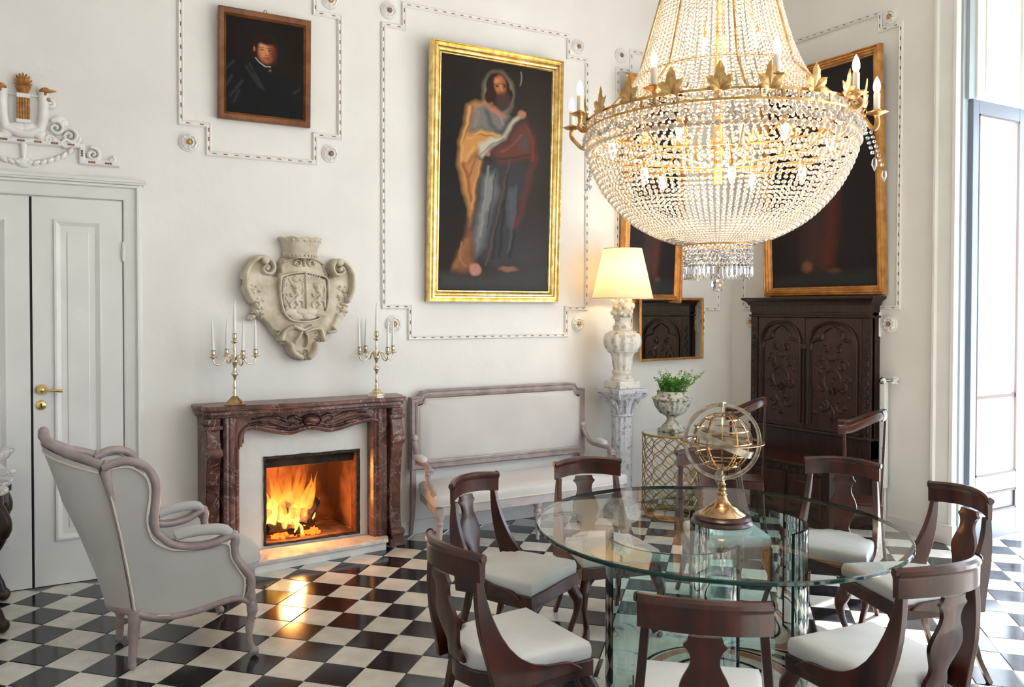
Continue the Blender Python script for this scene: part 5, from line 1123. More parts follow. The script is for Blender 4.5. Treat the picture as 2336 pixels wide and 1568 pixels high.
bx(-.50, -.01, YR + .04, YL - .07, 0, .055).build('plinth', M['oak'], cu, smooth=0, bevel=.005)

# ================================================================= CHANDELIER
CH = Vector((-3.003, -2.839, 0)); ch = thing('chandelier', 'large gilt crystal chandelier with strings of beads, leaves and candle bulbs above the glass table', 'chandelier', (CH.x, CH.y, 0))
RR = .560
def band(r, z0, z1, nm, m_='chand_gilt', t=.005):
    return MB().lathe([(r - t, z0), (r, z0), (r, z1), (r - t, z1), (r - t, z0)], n=72, close=False).build(nm, M[m_], ch, smooth=30)
band(RR, 2.375, 2.384, 'ring_rail'); band(RR, 2.412, 2.422, 'ring_rail')
bars = MB()
for k in range(24):
    a = k * 2 * PI / 24; c, s = math.cos(a), math.sin(a); bars.obox((RR * c, RR * s, 2.398), .007, .006, .030, a)
bars.each('ring_bar', M['chand_gilt'], ch, smooth=0)
# beads
def ico(m_, c, r):
    t = (1 + 5 ** .5) / 2; k = r / math.sqrt(1 + t * t); V = [(-1, t, 0), (1, t, 0), (-1, -t, 0), (1, -t, 0), (0, -1, t), (0, 1, t), (0, -1, -t), (0, 1, -t), (t, 0, -1), (t, 0, 1), (-t, 0, -1), (-t, 0, 1)]
    F = [(0, 11, 5), (0, 5, 1), (0, 1, 7), (0, 7, 10), (0, 10, 11), (1, 5, 9), (5, 11, 4), (11, 10, 2), (10, 7, 6), (7, 1, 8), (3, 9, 4), (3, 4, 2), (3, 2, 6), (3, 6, 8), (3, 8, 9), (4, 9, 5), (2, 4, 11), (6, 2, 10), (8, 6, 7), (9, 8, 1)]
    a = random.uniform(0, 6.28); ca_, sa_ = math.cos(a), math.sin(a)
    m_.add([(c[0] + k * (x * ca_ - y * sa_), c[1] + k * (x * sa_ + y * ca_), c[2] + k * z) for x, y, z in V], F)
def strand(prof, rs, pitch):
    """beads along an (r,z) profile, at azimuth 0"""
    P_ = smoothpath([(r, 0, z) for r, z in prof], 8); L_ = [0]
    for i in range(1, len(P_)): L_.append(L_[-1] + (P_[i] - P_[i - 1]).length)
    m_ = MB(); s = 0.0
    while s < L_[-1]:
        u = s / L_[-1]; r = rs(u); x = np.interp(s, L_, [p_.x for p_ in P_]); z = np.interp(s, L_, [p_.z for p_ in P_]); ico(m_, (x, 0, z), r); s += 2 * r * pitch
    return m_
def around(mb, n, nm, m_, a0=0.0, ridx=None):
    base = mb.build(nm, M[m_], ch, smooth=80); base.rotation_euler = (0, 0, a0)
    for k in range(1, n):
        o = base.copy(); COL.objects.link(o); o.rotation_euler = (0, 0, a0 + k * 2 * PI / n)
bowl = [(.545, 2.370), (.553, 2.33), (.545, 2.27), (.520, 2.20), (.480, 2.125), (.425, 2.055), (.355, 1.99), (.27, 1.94), (.19, 1.908), (.140, 1.897)]
around(strand(bowl, lambda u: .0150 if u < .13 else lerp(.0098, .0074, (u - .13) / .87), 1.24), 104, 'bead_strand', 'crystal')
tent = [(.170, 3.62), (.185, 3.35), (.215, 3.08), (.255, 2.86), (.305, 2.69), (.365, 2.565), (.44, 2.48), (.520, 2.428)]
around(strand(tent, lambda u: lerp(.0068, .0096, u), 1.12), 80, 'tent_strand', 'crystal', .02)
# beads between the two rails
rb = MB()
for k in range(150):
    a = k * 2 * PI / 150; ico(rb, ((RR - .008) * math.cos(a), (RR - .008) * math.sin(a), 2.398 + (.004 if k % 2 else -.004)), .0115)
rb.build('rail_beads', M['crystal'], ch, smooth=0)['kind'] = 'stuff'
sw = MB()
for k in range(24):      # swags of larger beads below the rail
    for q in range(7):
        a = (k + q / 7) * 2 * PI / 24; ico(sw, ((RR + .006) * math.cos(a), (RR + .006) * math.sin(a), 2.355 - .030 * math.sin(PI * q / 7)), .0115)
sw.build('swag_beads', M['crystal'], ch, smooth=0)['kind'] = 'stuff'
# bottom drum, fringe and ball
band(.142, 1.888, 1.900, 'bottom_ring'); 
db = MB()
for j in range(4):
    for k in range(44):
        a = (k + .5 * (j % 2)) * 2 * PI / 44; ico(db, (.138 * math.cos(a), .138 * math.sin(a), 1.880 - .0205 * j), .0098)
db.build('drum_beads', M['clear_crystal'], ch, smooth=0)['kind'] = 'stuff'
dp = MB().lathe([(0, -.064), (.004, -.056), (.0085, -.040), (.0085, -.012), (.004, -.002), (.0, 0)], (0, 0, 0), 6)
dr0 = dp.build('crystal_drop', M['clear_crystal'], ch, smooth=0)
for k in range(44):
    a = k * 2 * PI / 44; o = dr0 if k == 0 else dr0.copy()
    if k: COL.objects.link(o)
    o.location = (.138 * math.cos(a), .138 * math.sin(a), 1.808); o.rotation_euler = (0, 0, a)
MB().ball((0, 0, 1.722), .029, 12).build('crystal_ball', M['clear_crystal'], ch, smooth=0)
MB().tube([(0, 0, 1.74), (0, 0, 1.9)], .002, 5).build('ball_wire', M['chand_gilt'], ch, smooth=0)
# inner metal frame
inn_ = MB()
for (r, z) in ((.53, 2.30), (.40, 2.24), (.34, 2.60), (.20, 3.1)): inn_.tube([(r * math.cos(a), r * math.sin(a), z) for a in [k * 2 * PI / 40 for k in range(40)]], .004, 6, closed=True, up=(0, 0, 1))
for k in range(8):
    a = k * PI / 4 + .2; c, s = math.cos(a), math.sin(a); inn_.tube([(.545 * c, .545 * s, 2.38), (.40 * c, .40 * s, 2.24), (.05 * c, .05 * s, 2.22)], .005, 6); inn_.tube([(.53 * c, .53 * s, 2.41), (.34 * c, .34 * s, 2.60), (.20 * c, .20 * s, 3.1), (.06 * c, .06 * s, 3.9)], .005, 6)
inn_.tube([(0, 0, 2.15), (0, 0, CEIL)], .018, 10)
inn_.build('inner_frame', M['chand_gilt'], ch, smooth=50)
MB().lathe([(.0, 3.60), (.175, 3.60), (.19, 3.62), (.175, 3.66), (.10, 3.70), (.05, 3.78), (.0, 3.80)], n=32).lathe([(0, CEIL - .10), (.03, CEIL - .09), (.09, CEIL - .03), (.10, CEIL), (0, CEIL)], n=24).each('crown_canopy', M['chand_gilt'], ch, smooth=50)
# gilt leaves on the rail
def leaf_mb():
    m_ = MB()
    for (ang, L_, w) in ((0, .085, .020), (.85, .060, .016), (-.85, .060, .016), (1.5, .042, .012), (-1.5, .042, .012)):
        c, s = math.cos(ang), math.sin(ang); n = 7
        for i in range(n):
            pass
        V = []; 
        for i in range(n + 1):
            t = i / n; ww = w * math.sin(PI * min(1, .08 + t * .92)) ** .8 * (1.0 if i % 2 else .82); x = t * L_; y = .012 * math.sin(t * 2.2)
            for q in (-1, 0, 1): V.append((y + (.004 if q == 0 else 0), (q * ww) * c + x * s, x * c - (q * ww) * s))
        m_.add(V, [(i * 3 + q, i * 3 + q + 1, (i + 1) * 3 + q + 1, (i + 1) * 3 + q) for i in range(n) for q in (0, 1)])
    return m_
lf0 = leaf_mb().build('gilt_leaf', M['chand_gilt'], ch, smooth=0)
for k in range(20):
    a = -2.03 + k * 2 * PI / 20; o = lf0 if k == 0 else lf0.copy()
    if k: COL.objects.link(o)
    o.location = (RR * math.cos(a), RR * math.sin(a), 2.418); o.rotation_euler = (0, random.uniform(-.1, .1), a); o.scale = (1.1, 1.1, 1.15)
# candle arms: angle measured from the direction towards the camera
va = math.atan2(CAM.y - CH.y, CAM.x - CH.x)
for (deg, r, z, s_) in ((-111, .72, 2.60, 1), (-80, .585, 2.58, 0), (-27, .52, 2.575, 0), (22, .54, 2.58, 0), (60, .575, 2.55, 1), (88, .615, 2.53, 1), (128, .68, 2.50, 0), (170, .66, 2.52, 0), (-150, .68, 2.50, 0)):
    a = va + math.radians(deg); c, s = math.cos(a), math.sin(a); z0 = z - .12
    am = thing('candle_arm', None, None, (0, 0, 0)); am.parent = ch
    r0 = RR - .02 if r > .57 else RR - .06
    def Q(rr, zz, tt=0): return (rr * c - tt * s, rr * s + tt * c, zz)
    if r < .6: pts = [Q(r0, 2.395), Q(r0 + .03, 2.385, .02), Q(r0 + .05, 2.40, .02), Q(r, 2.42, .01), Q(r, z0 - .01)]
    else: pts = [Q(r0, 2.395), Q(lerp(r0, r, .35), max(2.40, z0 - .07), .01), Q(lerp(r0, r, .62), max(2.365, z0 - .105), 0), Q(lerp(r0, r, .92), z0 - .062), Q(r + .004, z0 - .035), Q(r, z0 - .008)]
    MB().tube(smoothpath(pts, 5), .0095, 8).ball(Q(lerp(r0, r, .3), 2.405, .0), .014, 8).build('arm_tube', M['chand_gilt'], am, smooth=50)
    MB().lathe([(.006, -.02), (.012, -.008), (.030, -.002), (.040, .002), (.041, .005), (.016, .004), (.014, .016), (.0, .016)], Q(r, z0), 14, flute=lambda a_, z_: .08 * math.cos(a_ * 7)).build('drip_pan', M['chand_gilt'], am, smooth=40)
    MB().lathe([(.0125, .008), (.0125, .078), (.010, .082), (.0, .082)], Q(r, z0), 14, flute=lambda a_, z_: .06 * math.sin(a_ * 5 + z_ * 90)).build('candle_sleeve', M['candle_warm'], am, smooth=40)
    MB().lathe([(.006, .080), (.0125, .094), (.0140, .108), (.0115, .124), (.006, .138), (.0015, .147), (0, .148)], Q(r, z0), 14).build('bulb', M['bulb'], am, smooth=60)
    if deg in (-111, 88, 60, 128):
        x_, y_, _ = Q(r - .10, 0); cd = MB()
        for q in range(6): ico(cd, (x_, y_, 2.345 - .020 * q), .0085)
        cd.lathe([(0, -.060), (.011, -.034), (.009, -.012), (.0, 0)], (x_, y_, 2.235), 6); cd.build('pendant_drop', M['clear_crystal'], am, smooth=0)
        x_, y_, _ = Q(RR + .035, 0); cd = MB()
        for q in range(8): ico(cd, (x_ + .006 * q * c, y_ + .006 * q * s, 2.335 - .019 * q), .008)
        cd.lathe([(0, -.055), (.010, -.030), (.008, -.010), (.0, 0)], (x_ + .05 * c, y_ + .05 * s, 2.185), 6); cd.build('pendant_drop', M['clear_crystal'], am, smooth=0)
lit = []
for (deg, r, z) in ((-60, .34, 2.18), (10, .30, 2.15), (75, .34, 2.17), (150, .30, 2.2), (-130, .32, 2.2), (35, .42, 2.30), (-20, .42, 2.31), (-75, .45, 2.30), (95, .45, 2.30), (-20, .17, 2.70), (60, .17, 2.73), (170, .15, 2.7), (20, .10, 2.95)):
    a = va + math.radians(deg); x_, y_ = r * math.cos(a), r * math.sin(a)
    MB().lathe([(0, -.045), (.008, -.035), (.015, -.012), (.016, .006), (.012, .022), (.010, .028), (0, .028)], (x_, y_, z), 12).build('inner_bulb', M['bulb_in'], ch, smooth=60)
    MB().lathe([(.011, .024), (.013, .05), (.006, .06), (.0, .06)], (x_, y_, z), 10).tube([(x_, y_, z + .05), (x_ * .8, y_ * .8, 2.30 if z < 2.4 else z + .12)], .005, 6).build('bulb_socket', M['chand_gilt'], ch, smooth=50)
for (x_, y_, z, e, sz) in ((0, 0, 2.24, CH_E, .22), (0, 0, 2.80, CH_E * .5, .12)):
    d = bpy.data.lights.new('chandelier_light', 'POINT'); d.energy = e; d.color = (1, .78, .52); d.shadow_soft_size = sz; o = bpy.data.objects.new('chandelier_light', d); COL.objects.link(o); o.location = (CH.x + x_, CH.y + y_, z)

# ================================================================= WING ARMCHAIR
ac = thing('wing_armchair', 'pale grey upholstered wing armchair with mauve carved frame, turned to the fire', 'armchair', (-5.169, -1.276, 0), math.radians(2.7))
FLA = math.radians(14.2)
def sm_(sgn, s, z, off=0.0):
    """side plane: s along the flared side from the rear leg, off = outwards"""
    x = s * math.cos(FLA) - off * math.sin(FLA) * -1 * 0; y = sgn * (.182 + s * math.sin(FLA) + off)
    return (x, y, z)
rail = [(-.13, .925), (-.066, .948), (-.028, .950), (.018, .937), (.057, .908), (.081, .864), (.090, .821), (.088, .757), (.080, .690), (.087, .630), (.119, .594), (.145, .572), (.206, .548), (.287, .545), (.348, .556), (.411, .583), (.431, .563), (.425, .520), (.435, .471), (.470, .420), (.500, .370), (.495, .300), (.489, .262)]
rail = [(s, z - .010) for s, z in rail]
inner = [(-.108, .905), (-.067, .915), (-.010, .910), (.040, .872), (.060, .823), (.060, .768), (.049, .697), (.054, .633), (.075, .580), (.126, .542), (.186, .525), (.267, .527), (.355, .543), (.400, .528), (.407, .474), (.440, .414), (.468, .36), (.462, .288)]
bottomc = [(.343, .262), (.250, .240), (.157, .232), (.06, .240), (-.003, .262)]
rearp = [(-.003, .262), (-.017, .365), (-.058, .602), (-.092, .759), (-.126, .891)]
for sg in (-1, 1):
    Rl = [sm_(sg, s, z) for s, z in sp2(rail, 4)]
    MB().tube(Rl, .0200, 8, up=(0, 1, 0), flat=1.3).build('wing_rail', M['mauve'], ac, smooth=60)
    MB().tube([sm_(sg, s + .006, z + .012, .0) for s, z in sp2(rail[1:10], 4)], .007, 6).build('rail_bead', M['mauve'], ac, smooth=60)
    poly = sp2(inner, 3) + [(.455, .275)] + bottomc + [p_ for p_ in rearp[1:]]
    cs = (sum(p_[0] for p_ in poly) / len(poly), sum(p_[1] for p_ in poly) / len(poly))
    for off, k2, nm in ((.010, 1, 'outer_side'), (-.012, -1, 'inner_side')):
        n = len(poly); V = [sm_(sg, s, z, off - k2 * .006) for s, z in poly] + [sm_(sg, s, z, off) for s, z in poly]
        MB().add(V, [tuple(range(n, 2 * n)), tuple(range(n))[::-1]] + [(i, (i + 1) % n, n + (i + 1) % n, n + i) for i in range(n)]).build(nm, M['upholstery'], ac, smooth=20, bevel=.004)
    MB().tube([sm_(sg, s, z, .016) for s, z in poly], .0045, 6, closed=True).build('side_piping', M['piping'], ac, smooth=60)
    MB().tube([sm_(sg, s, z, .006) for s, z in rearp[:-1] + [(-.112, .86), (-.118, .905)]], [.010, .010, .010, .012, .020, .026], 8).build('rear_post', M['mauve'], ac, smooth=60)
    ap = [(.489, .262), (.44, .285), (.36, .272), (.26, .245), (.16, .232), (.08, .238), (.02, .255), (-.003, .275)]
    MB().tube([sm_(sg, s, z - .006, .004) for s, z in sp2(ap, 3)], .016, 8, up=(0, 1, 0), flat=1.3).build('side_apron', M['mauve'], ac, smooth=60)
    MB().tube(smoothpath([sm_(sg, .165, .578, 0), sm_(sg, .175, .590, 0), sm_(sg, .22, .600, .0), sm_(sg, .29, .606, .0), sm_(sg, .36, .604, .0), sm_(sg, .40, .590, .0), sm_(sg, .405, .580, 0)], 4), [.010] * 4 + [.030] * 16 + [.024] * 4 + [.008], 12, flat=.8).build('arm_pad', M['upholstery'], ac, smooth=60)
    fl_ = smoothpath([sm_(sg, .492, .30), sm_(sg, .505, .22), sm_(sg, .492, .14), sm_(sg, .492, .07), sm_(sg, .512, .018)], 6)
    MB().tube(fl_, [.027] * 3 + [.025] * 5 + [.019] * 6 + [.015] * 6 + [.016] * 5, 8).ball(sm_(sg, .514, .022), .022, 12, sz=.95).build('front_leg', M['mauve'], ac, smooth=60)
    rl_ = smoothpath([sm_(sg, .0, .27), sm_(sg, -.008, .17), sm_(sg, -.012, .09), sm_(sg, -.016, .02)], 6)
    MB().tube(rl_, [.030] * 4 + [.026] * 5 + [.019] * 6 + [.018] * 4, 8).ball(sm_(sg, -.016, .022), .021, 12, sz=.95).build('rear_leg', M['mauve'], ac, smooth=60)
    k_ = MB(); k_.ball(sm_(sg, .425, .575), .020, 10); k_.ball(sm_(sg, .50, .245, .012), .018, 10, sz=1.3); k_.ball(sm_(sg, -.118, .935), .016, 10); k_.each('carved_knob', M['mauve'], ac, smooth=60)
# curved back
def back(u, t, off=0.0):
    """u -1..1 across, t 0..1 up"""
    zc = lerp(.262, .915, t); hw = .182 + lerp(-.001, -.126, t ** 1.0) * math.sin(FLA); xs = interp([0, .17, .55, .8, 1], [-.003, -.017, -.058, -.092, -.135], t)
    dep = lerp(.085, .215, t ** 1.2); q = 1 - abs(u) ** 2.2
    x = xs - dep * q - off; topz = .115 * (1 - abs(u) ** 1.5) * max(0, t - .75) / .25
    return (x, u * hw, zc + topz)
for off, nm in ((.012, 'outer_back'), (-.020, 'inner_back')):
    G = [[back(-1 + 2 * i / 28, j / 20, off) for i in range(29)] for j in range(21)]
    MB().grid(G).build(nm, M['upholstery'], ac, smooth=60)
cr_ = [back(-1 + 2 * i / 40, 1.0, -.004) for i in range(41)]
cr_ = [(x, y, z + .012 + .018 * math.exp(-(i - 20) ** 2 / 14) + .006 * abs(math.sin(i * .45))) for i, (x, y, z) in enumerate(cr_)]
MB().tube(cr_, [.017 + .005 * math.exp(-(i - 20) ** 2 / 12) for i in range(41)], 8, flat=1.2).build('crest_rail', M['mauve'], ac, smooth=60)
MB().tube([back(-1 + 2 * i / 30, .965, .014) for i in range(31)], .0045, 6).build('back_piping', M['piping'], ac, smooth=60)
MB().ball((cr_[20][0], cr_[20][1], cr_[20][2] + .012), .028, 12, sx=.8, sz=.8).ball((cr_[14][0], cr_[14][1], cr_[14][2] + .012), .014, 8).ball((cr_[26][0], cr_[26][1], cr_[26][2] + .012), .014, 8).each('crest_carving', M['mauve'], ac, smooth=60)
MB().tube([back(-1 + 2 * i / 24, 0, .0) for i in range(25)], .017, 8, flat=1.2).build('back_apron', M['mauve'], ac, smooth=60)
fa = [(.489 * .97, -.306, .268), (.505, -.20, .255), (.515, 0, .245), (.505, .20, .255), (.489 * .97, .306, .268)]
MB().tube(smoothpath(fa, 5), .018, 8, flat=1.3).build('front_apron', M['mauve'], ac, smooth=60)
def blob(cx, cy, cz, rx, ry, rz, pw=3.0, n=28, m=14, tf=None):
    G = []; 
    for j in range(m + 1):
        e = -PI / 2 + PI * j / m; row = []
        for i in range(n + 1):
            a = 2 * PI * i / n; ce, se = math.cos(e), math.sin(e); f_ = lambda q: math.copysign(abs(q) ** (2 / pw), q)
            p_ = (f_(ce) * f_(math.cos(a)), f_(ce) * f_(math.sin(a)), f_(se)); p_ = tf(*p_) if tf else p_; row.append((cx + rx * p_[0], cy + ry * p_[1], cz + rz * p_[2]))
        G.append(row)
    return MB().grid(G)
MB().prism([(0.0, -.16), (.46, -.27), (.50, -.15), (.51, 0), (.50, .15), (.46, .27), (0.0, .16), (-.06, 0)], lambda p_, t_: (p_[0], p_[1], t_), .25, .33).build('seat_base', M['upholstery'], ac, smooth=0, bevel=.012)
blob(.295, 0, .405, .300, .225, .088, 3.2, tf=lambda x, y, z: (x, y * (1 + .12 * x), z * (1 - .18 * x * x) + .12 * (1 - y * y) * (1 if z > 0 else 0) - .0)).build('seat_cushion', M['upholstery'], ac, smooth=80)
MB().tube([(.295 + .298 * math.copysign(abs(math.cos(a)) ** .62, math.cos(a)), .226 * (1 + .1 * math.cos(a)) * math.copysign(abs(math.sin(a)) ** .62, math.sin(a)), .405) for a in [k * 2 * PI / 48 for k in range(48)]], .005, 6, closed=True).build('cushion_piping', M['upholstery'], ac, smooth=60)

# ================================================================= GLASS TABLE
TX, TY, TH = -3.007, -2.838, .70; TR = .766
tb = thing('glass_table', 'large round clear glass table standing on two curved glass panels', 'table', (TX, TY, 0))
g_ = MB(); nseg = 128; V = []; F_ = []; mi = []
prof = [(0, 0), (TR - .004, 0), (TR, -.004), (TR, -.014), (TR - .004, -.018), (0, -.018)]
v = [(0, 0, TH)]; 
for (r, z) in prof[1:5]:
    for i in range(nseg): a = 2 * PI * i / nseg; v.append((r * math.cos(a), r * math.sin(a), TH + z))
v.append((0, 0, TH - .018)); fs = []; midx = []
for i in range(nseg): fs.append((0, 1 + i, 1 + (i + 1) % nseg)); midx.append(0)
for j in range(3):
    for i in range(nseg): fs.append((1 + j * nseg + i, 1 + (j + 1) * nseg + i, 1 + (j + 1) * nseg + (i + 1) % nseg, 1 + j * nseg + (i + 1) % nseg)); midx.append(1)
MB().add(v, fs).build('table_top', None, tb, smooth=25, mats=[M['table_glass'], M['glass_edge']], midx=midx)
def cpanel(cx, cy, R0, a0, a1, nm='curved_panel'):
    n = 28; v = []; fs = []; mi = []; t = .015
    for i in range(n + 1):
        a = lerp(a0, a1, i / n); c, s = math.cos(a), math.sin(a)
        for r in (R0, R0 - t):
            for z in (.004, TH - .022): v.append((cx + r * c, cy + r * s, z))
    for i in range(n):
        b = i * 4; fs += [(b, b + 4, b + 5, b + 1)]; mi += [0]; fs += [(b + 1, b + 5, b + 7, b + 3), (b, b + 2, b + 6, b + 4)]; mi += [1, 1]
    fs += [(0, 1, 3, 2), (n * 4, n * 4 + 2, n * 4 + 3, n * 4 + 1)]; mi += [1, 1]
    MB().add(v, fs).build(nm, None, tb, smooth=25, mats=[M['panel_glass'], M['glass_edge']], midx=mi)
PANELS(cpanel)
MB().lathe([(0, TH - .022), (.02, TH - .022), (.02, TH - .017), (0, TH - .017)], (.33, .06, 0), 16).build('suction_pad', M['window_glass'], tb, smooth=40)

# ---- armillary sphere
ar = thing('armillary_sphere', 'brass armillary sphere on a turned mahogany base, on the glass table', 'globe', (-2.975, -2.845, TH), .35)
MB().lathe([(.125, 0), (.131, .006), (.127, .014), (.120, .020), (.122, .028), (.112, .036), (.098, .042), (0, .044)], n=48).build('wooden_base', M['mahogany'], ar, smooth=50)
MB().lathe([(.100, .040), (.098, .046), (.070, .062), (.066, .070), (.045, .080), (.028, .096), (.020, .114), (.018, .120), (.022, .123), (.022, .127), (.015, .131), (.013, .138), (.019, .146), (.013, .154), (.015, .161), (.018, .167), (.012, .173), (.010, .180), (.012, .186), (.011, .200)], n=32).build('stem', M['brass'], ar, smooth=50)
ZC = .352; GR = .150
def hoop(r, w, t, Mx, name, m_='brass', sub=ar):
    n = 64; v = []; 
    for i in range(n):
        a = 2 * PI * i / n; c, s = math.cos(a), math.sin(a)
        for (rr, h) in ((r, -w / 2), (r + t, -w / 2), (r + t, w / 2), (r, w / 2)): v.append((rr * c, rr * s, h))
    fs = [(i * 4 + k, ((i + 1) % n) * 4 + k, ((i + 1) % n) * 4 + (k + 1) % 4, i * 4 + (k + 1) % 4) for i in range(n) for k in range(4)]
    mb = MB().add(v, fs); mb.xf(Matrix.Translation((0, 0, ZC)) @ Mx); return mb.build(name, M[m_], sub, smooth=30)
Rx = lambda a: Matrix.Rotation(a, 4, 'X'); Ry = lambda a: Matrix.Rotation(a, 4, 'Y'); Rz = lambda a: Matrix.Rotation(a, 4, 'Z')
fa_ = -.35 + math.atan2(CAM.y - (-2.825), CAM.x - (-2.965))
hoop(.150, .007, .014, Rz(fa_ + .25) @ Ry(PI / 2), 'meridian_ring', 'pewter'); hoop(.160, .026, .004, Rz(fa_ + .25) @ Ry(PI / 2), 'meridian_band', 'pewter')
hoop(.150, .003, .026, Matrix.Identity(4), 'horizon_ring', 'brass'); hoop(.132, .030, .003, Rz(fa_ + .4) @ Rx(-.38) @ Ry(.12), 'zodiac_band', 'pewter')
tl = Rz(fa_) @ Rx(.0)
for k in range(6): hoop(.122, .006, .0025, tl @ Rz(k * PI / 6) @ Ry(PI / 2), 'longitude_ring')
for z_, r in ((.0, .122), (.052, .110), (-.052, .110), (.098, .072), (-.098, .072)): hoop(r, .005, .0022, tl @ Matrix.Translation((0, 0, z_)), 'latitude_ring')
MB().tube([(0, 0, ZC - .16), (0, 0, ZC + .165)], .002, 6).build('axis_rod', M['brass'], ar, smooth=50)
MB().box(-.016, .016, -.010, .010, ZC + .150, ZC + .170).box(-.016, .016, -.010, .010, ZC - .170, ZC - .148).each('ring_clamp', M['pewter'], ar, smooth=0, bevel=.003)

# ================================================================= DINING CHAIRS
def chair(label, cat='chair', group='mahogany dining chairs around the glass table'):
    t = thing('dining_chair', label, cat, (0, 0, 0), 0, group)
    # crest rail: concave, rolled top
    def arc(y): return -.245 - .062 * (1 - (y / .185) ** 2)
    pf = [(-.011, .712), (.009, .712), (.010, .77), (.012, .778), (.016, .784), (.016, .797), (.008, .806), (-.006, .806), (-.016, .798), (-.018, .786), (-.013, .778), (-.012, .77)]
    v = []; n = 16
    for i in range(n + 1):
        y = -.187 + .374 * i / n; x = arc(y)
        for (a, b) in pf: v.append((x + a, y, b + .012 * (1 - (y / .187) ** 2)))
    k = len(pf); fs = [(i * k + q, i * k + (q + 1) % k, (i + 1) * k + (q + 1) % k, (i + 1) * k + q) for i in range(n) for q in range(k)] + [tuple(range(k))[::-1], tuple(range(n * k, n * k + k))]
    cr = MB().add(v, fs)
    cr.build('crest_rail', M['mahogany'], t, smooth=35)
    rl = MB()
    for sg in (-1, 1): rl.tube([(-.246, sg * .186, .795), (-.244, sg * .195, .795)], [.016, .013], 14)
    rl.each('rail_roundel', M['mahogany'], t, smooth=50)
    # splat
    hs = sp2([(.715, .046), (.700, .050), (.688, .060), (.672, .047), (.650, .040), (.625, .043), (.590, .060), (.560, .070), (.535, .070), (.500, .055), (.470, .041), (.445, .038), (.420, .048), (.395, .052)], 4)
    v = []; m_ = len(hs)
    for (z, w) in hs:
        x = interp([.39, .5, .6, .72], [-.232, -.262, -.285, -.302], z)
        for (dx, q) in ((-.007, -1), (-.011, -.5), (-.012, .5), (-.007, 1), (.007, 1), (.003, .5), (.003, -.5), (.007, -1)): v.append((x + dx, q * w, z))
    fs = [(i * 8 + q, (i + 1) * 8 + q, (i + 1) * 8 + (q + 1) % 8, i * 8 + (q + 1) % 8) for i in range(m_ - 1) for q in range(8)] + [tuple(range(8)), tuple(range((m_ - 1) * 8, m_ * 8))[::-1]]
    MB().add(v, fs).build('splat', M['mahogany'], t, smooth=35)
    # stiles
    bk_ = sp2([(-.262, .718), (-.262, .62), (-.250, .52), (-.230, .44), (-.215, .375), (-.205, .325)], 4); fr_2 = sp2([(.150, .352), (.10, .382), (.0, .392), (-.075, .418), (-.140, .475), (-.190, .56), (-.222, .65), (-.234, .718)], 4)
    for sg in (-1, 1):
        pts = bk_ + [(.14, .325)] + fr_2
        def fn(p_, t_): return (p_[0], sg * (interp([.32, .40, .55, .72], [.188, .180, .164, .150], p_[1]) + (.012 if p_[0] > -.1 else 0) * min(1, (p_[0] + .1) / .2) + t_), p_[1])
        # curved prism built as strips between matching outline points
        n1 = 18; A = [bk_[int(i * (len(bk_) - 1) / n1)] for i in range(n1 + 1)]; Bp = [fr_2[::-1][int(i * (len(fr_2) - 1) / n1)] for i in range(n1 + 1)]
        v = []
        for (a, b) in zip(A, Bp):
            lowb = a if a[1] > .33 else a
            for p_, tt in ((a, 0), (a, .026), (b, .026), (b, 0)): v.append(fn(p_, tt))
        fs = [(i * 4 + q, i * 4 + (q + 1) % 4, (i + 1) * 4 + (q + 1) % 4, (i + 1) * 4 + q) for i in range(n1) for q in range(4)] + [(0, 3, 2, 1), (n1 * 4, n1 * 4 + 1, n1 * 4 + 2, n1 * 4 + 3)]
        MB().add(v, fs).build('stile', M['mahogany'], t, smooth=40, bevel=.003)
    plan = [(.205, -.212), (.205, .212), (.0, .206), (-.12, .196)] + [(-.235 * math.cos(a) * 1.0 - .0, .19 * math.sin(a)) for a in [PI / 2 * .66, PI / 2 * .45, PI / 2 * .22, 0, -PI / 2 * .22, -PI / 2 * .45, -PI / 2 * .66]] + [(-.12, -.196), (.0, -.206)]
    MB().prism(plan, lambda p_, t_: (p_[0], p_[1], t_), .312, .372).build('seat_frame', M['mahogany'], t, smooth=30, bevel=.004)
    c0 = (-.01, 0); V = []; lv = [(.93, .366), (.965, .378), (.975, .400), (.965, .420), (.935, .432), (.85, .438), (.6, .442)]; n = len(plan)
    pl2 = []
    for i in range(n):
        a = plan[i]; b = plan[(i + 1) % n]
        for q in range(3): pl2.append((lerp(a[0], b[0], q / 3), lerp(a[1], b[1], q / 3)))
    n = len(pl2); gg = random.Random(3)
    for kk, z in lv: V += [(c0[0] + (a - c0[0]) * kk + gg.uniform(-.0012, .0012), c0[1] + (b - c0[1]) * kk + gg.uniform(-.0012, .0012), z + gg.uniform(-.0014, .0014)) for a, b in pl2]
    MB().add(V, [(j * n + i, j * n + (i + 1) % n, (j + 1) * n + (i + 1) % n, (j + 1) * n + i) for j in range(len(lv) - 1) for i in range(n)] + [tuple(range((len(lv) - 1) * n, len(lv) * n))]).build('seat_cushion', M['silk'], t, smooth=70)
    for sg in (-1, 1):
        pth = smoothpath([(.178, sg * .180, .322), (.192, sg * .192, .285), (.206, sg * .204, .245), (.200, sg * .200, .185), (.180, sg * .184, .115), (.172, sg * .176, .06), (.186, sg * .188, .022)], 5)
        lg = MB().tube(pth, [.026] * 3 + [.029] * 6 + [.027, .025, .023, .021, .020] + [.018, .0165, .0155, .015, .0145] + [.014] * 6 + [.0155, .017, .018, .019, .020, .021], 10); lg.tube([(.205, sg * .150, .318), (.196, sg * .172, .300), (.19, sg * .185, .28)], [.006, .014, .018], 8)
        leg = lg.build('leg', M['mahogany'], t, smooth=60)
        pw_ = MB()
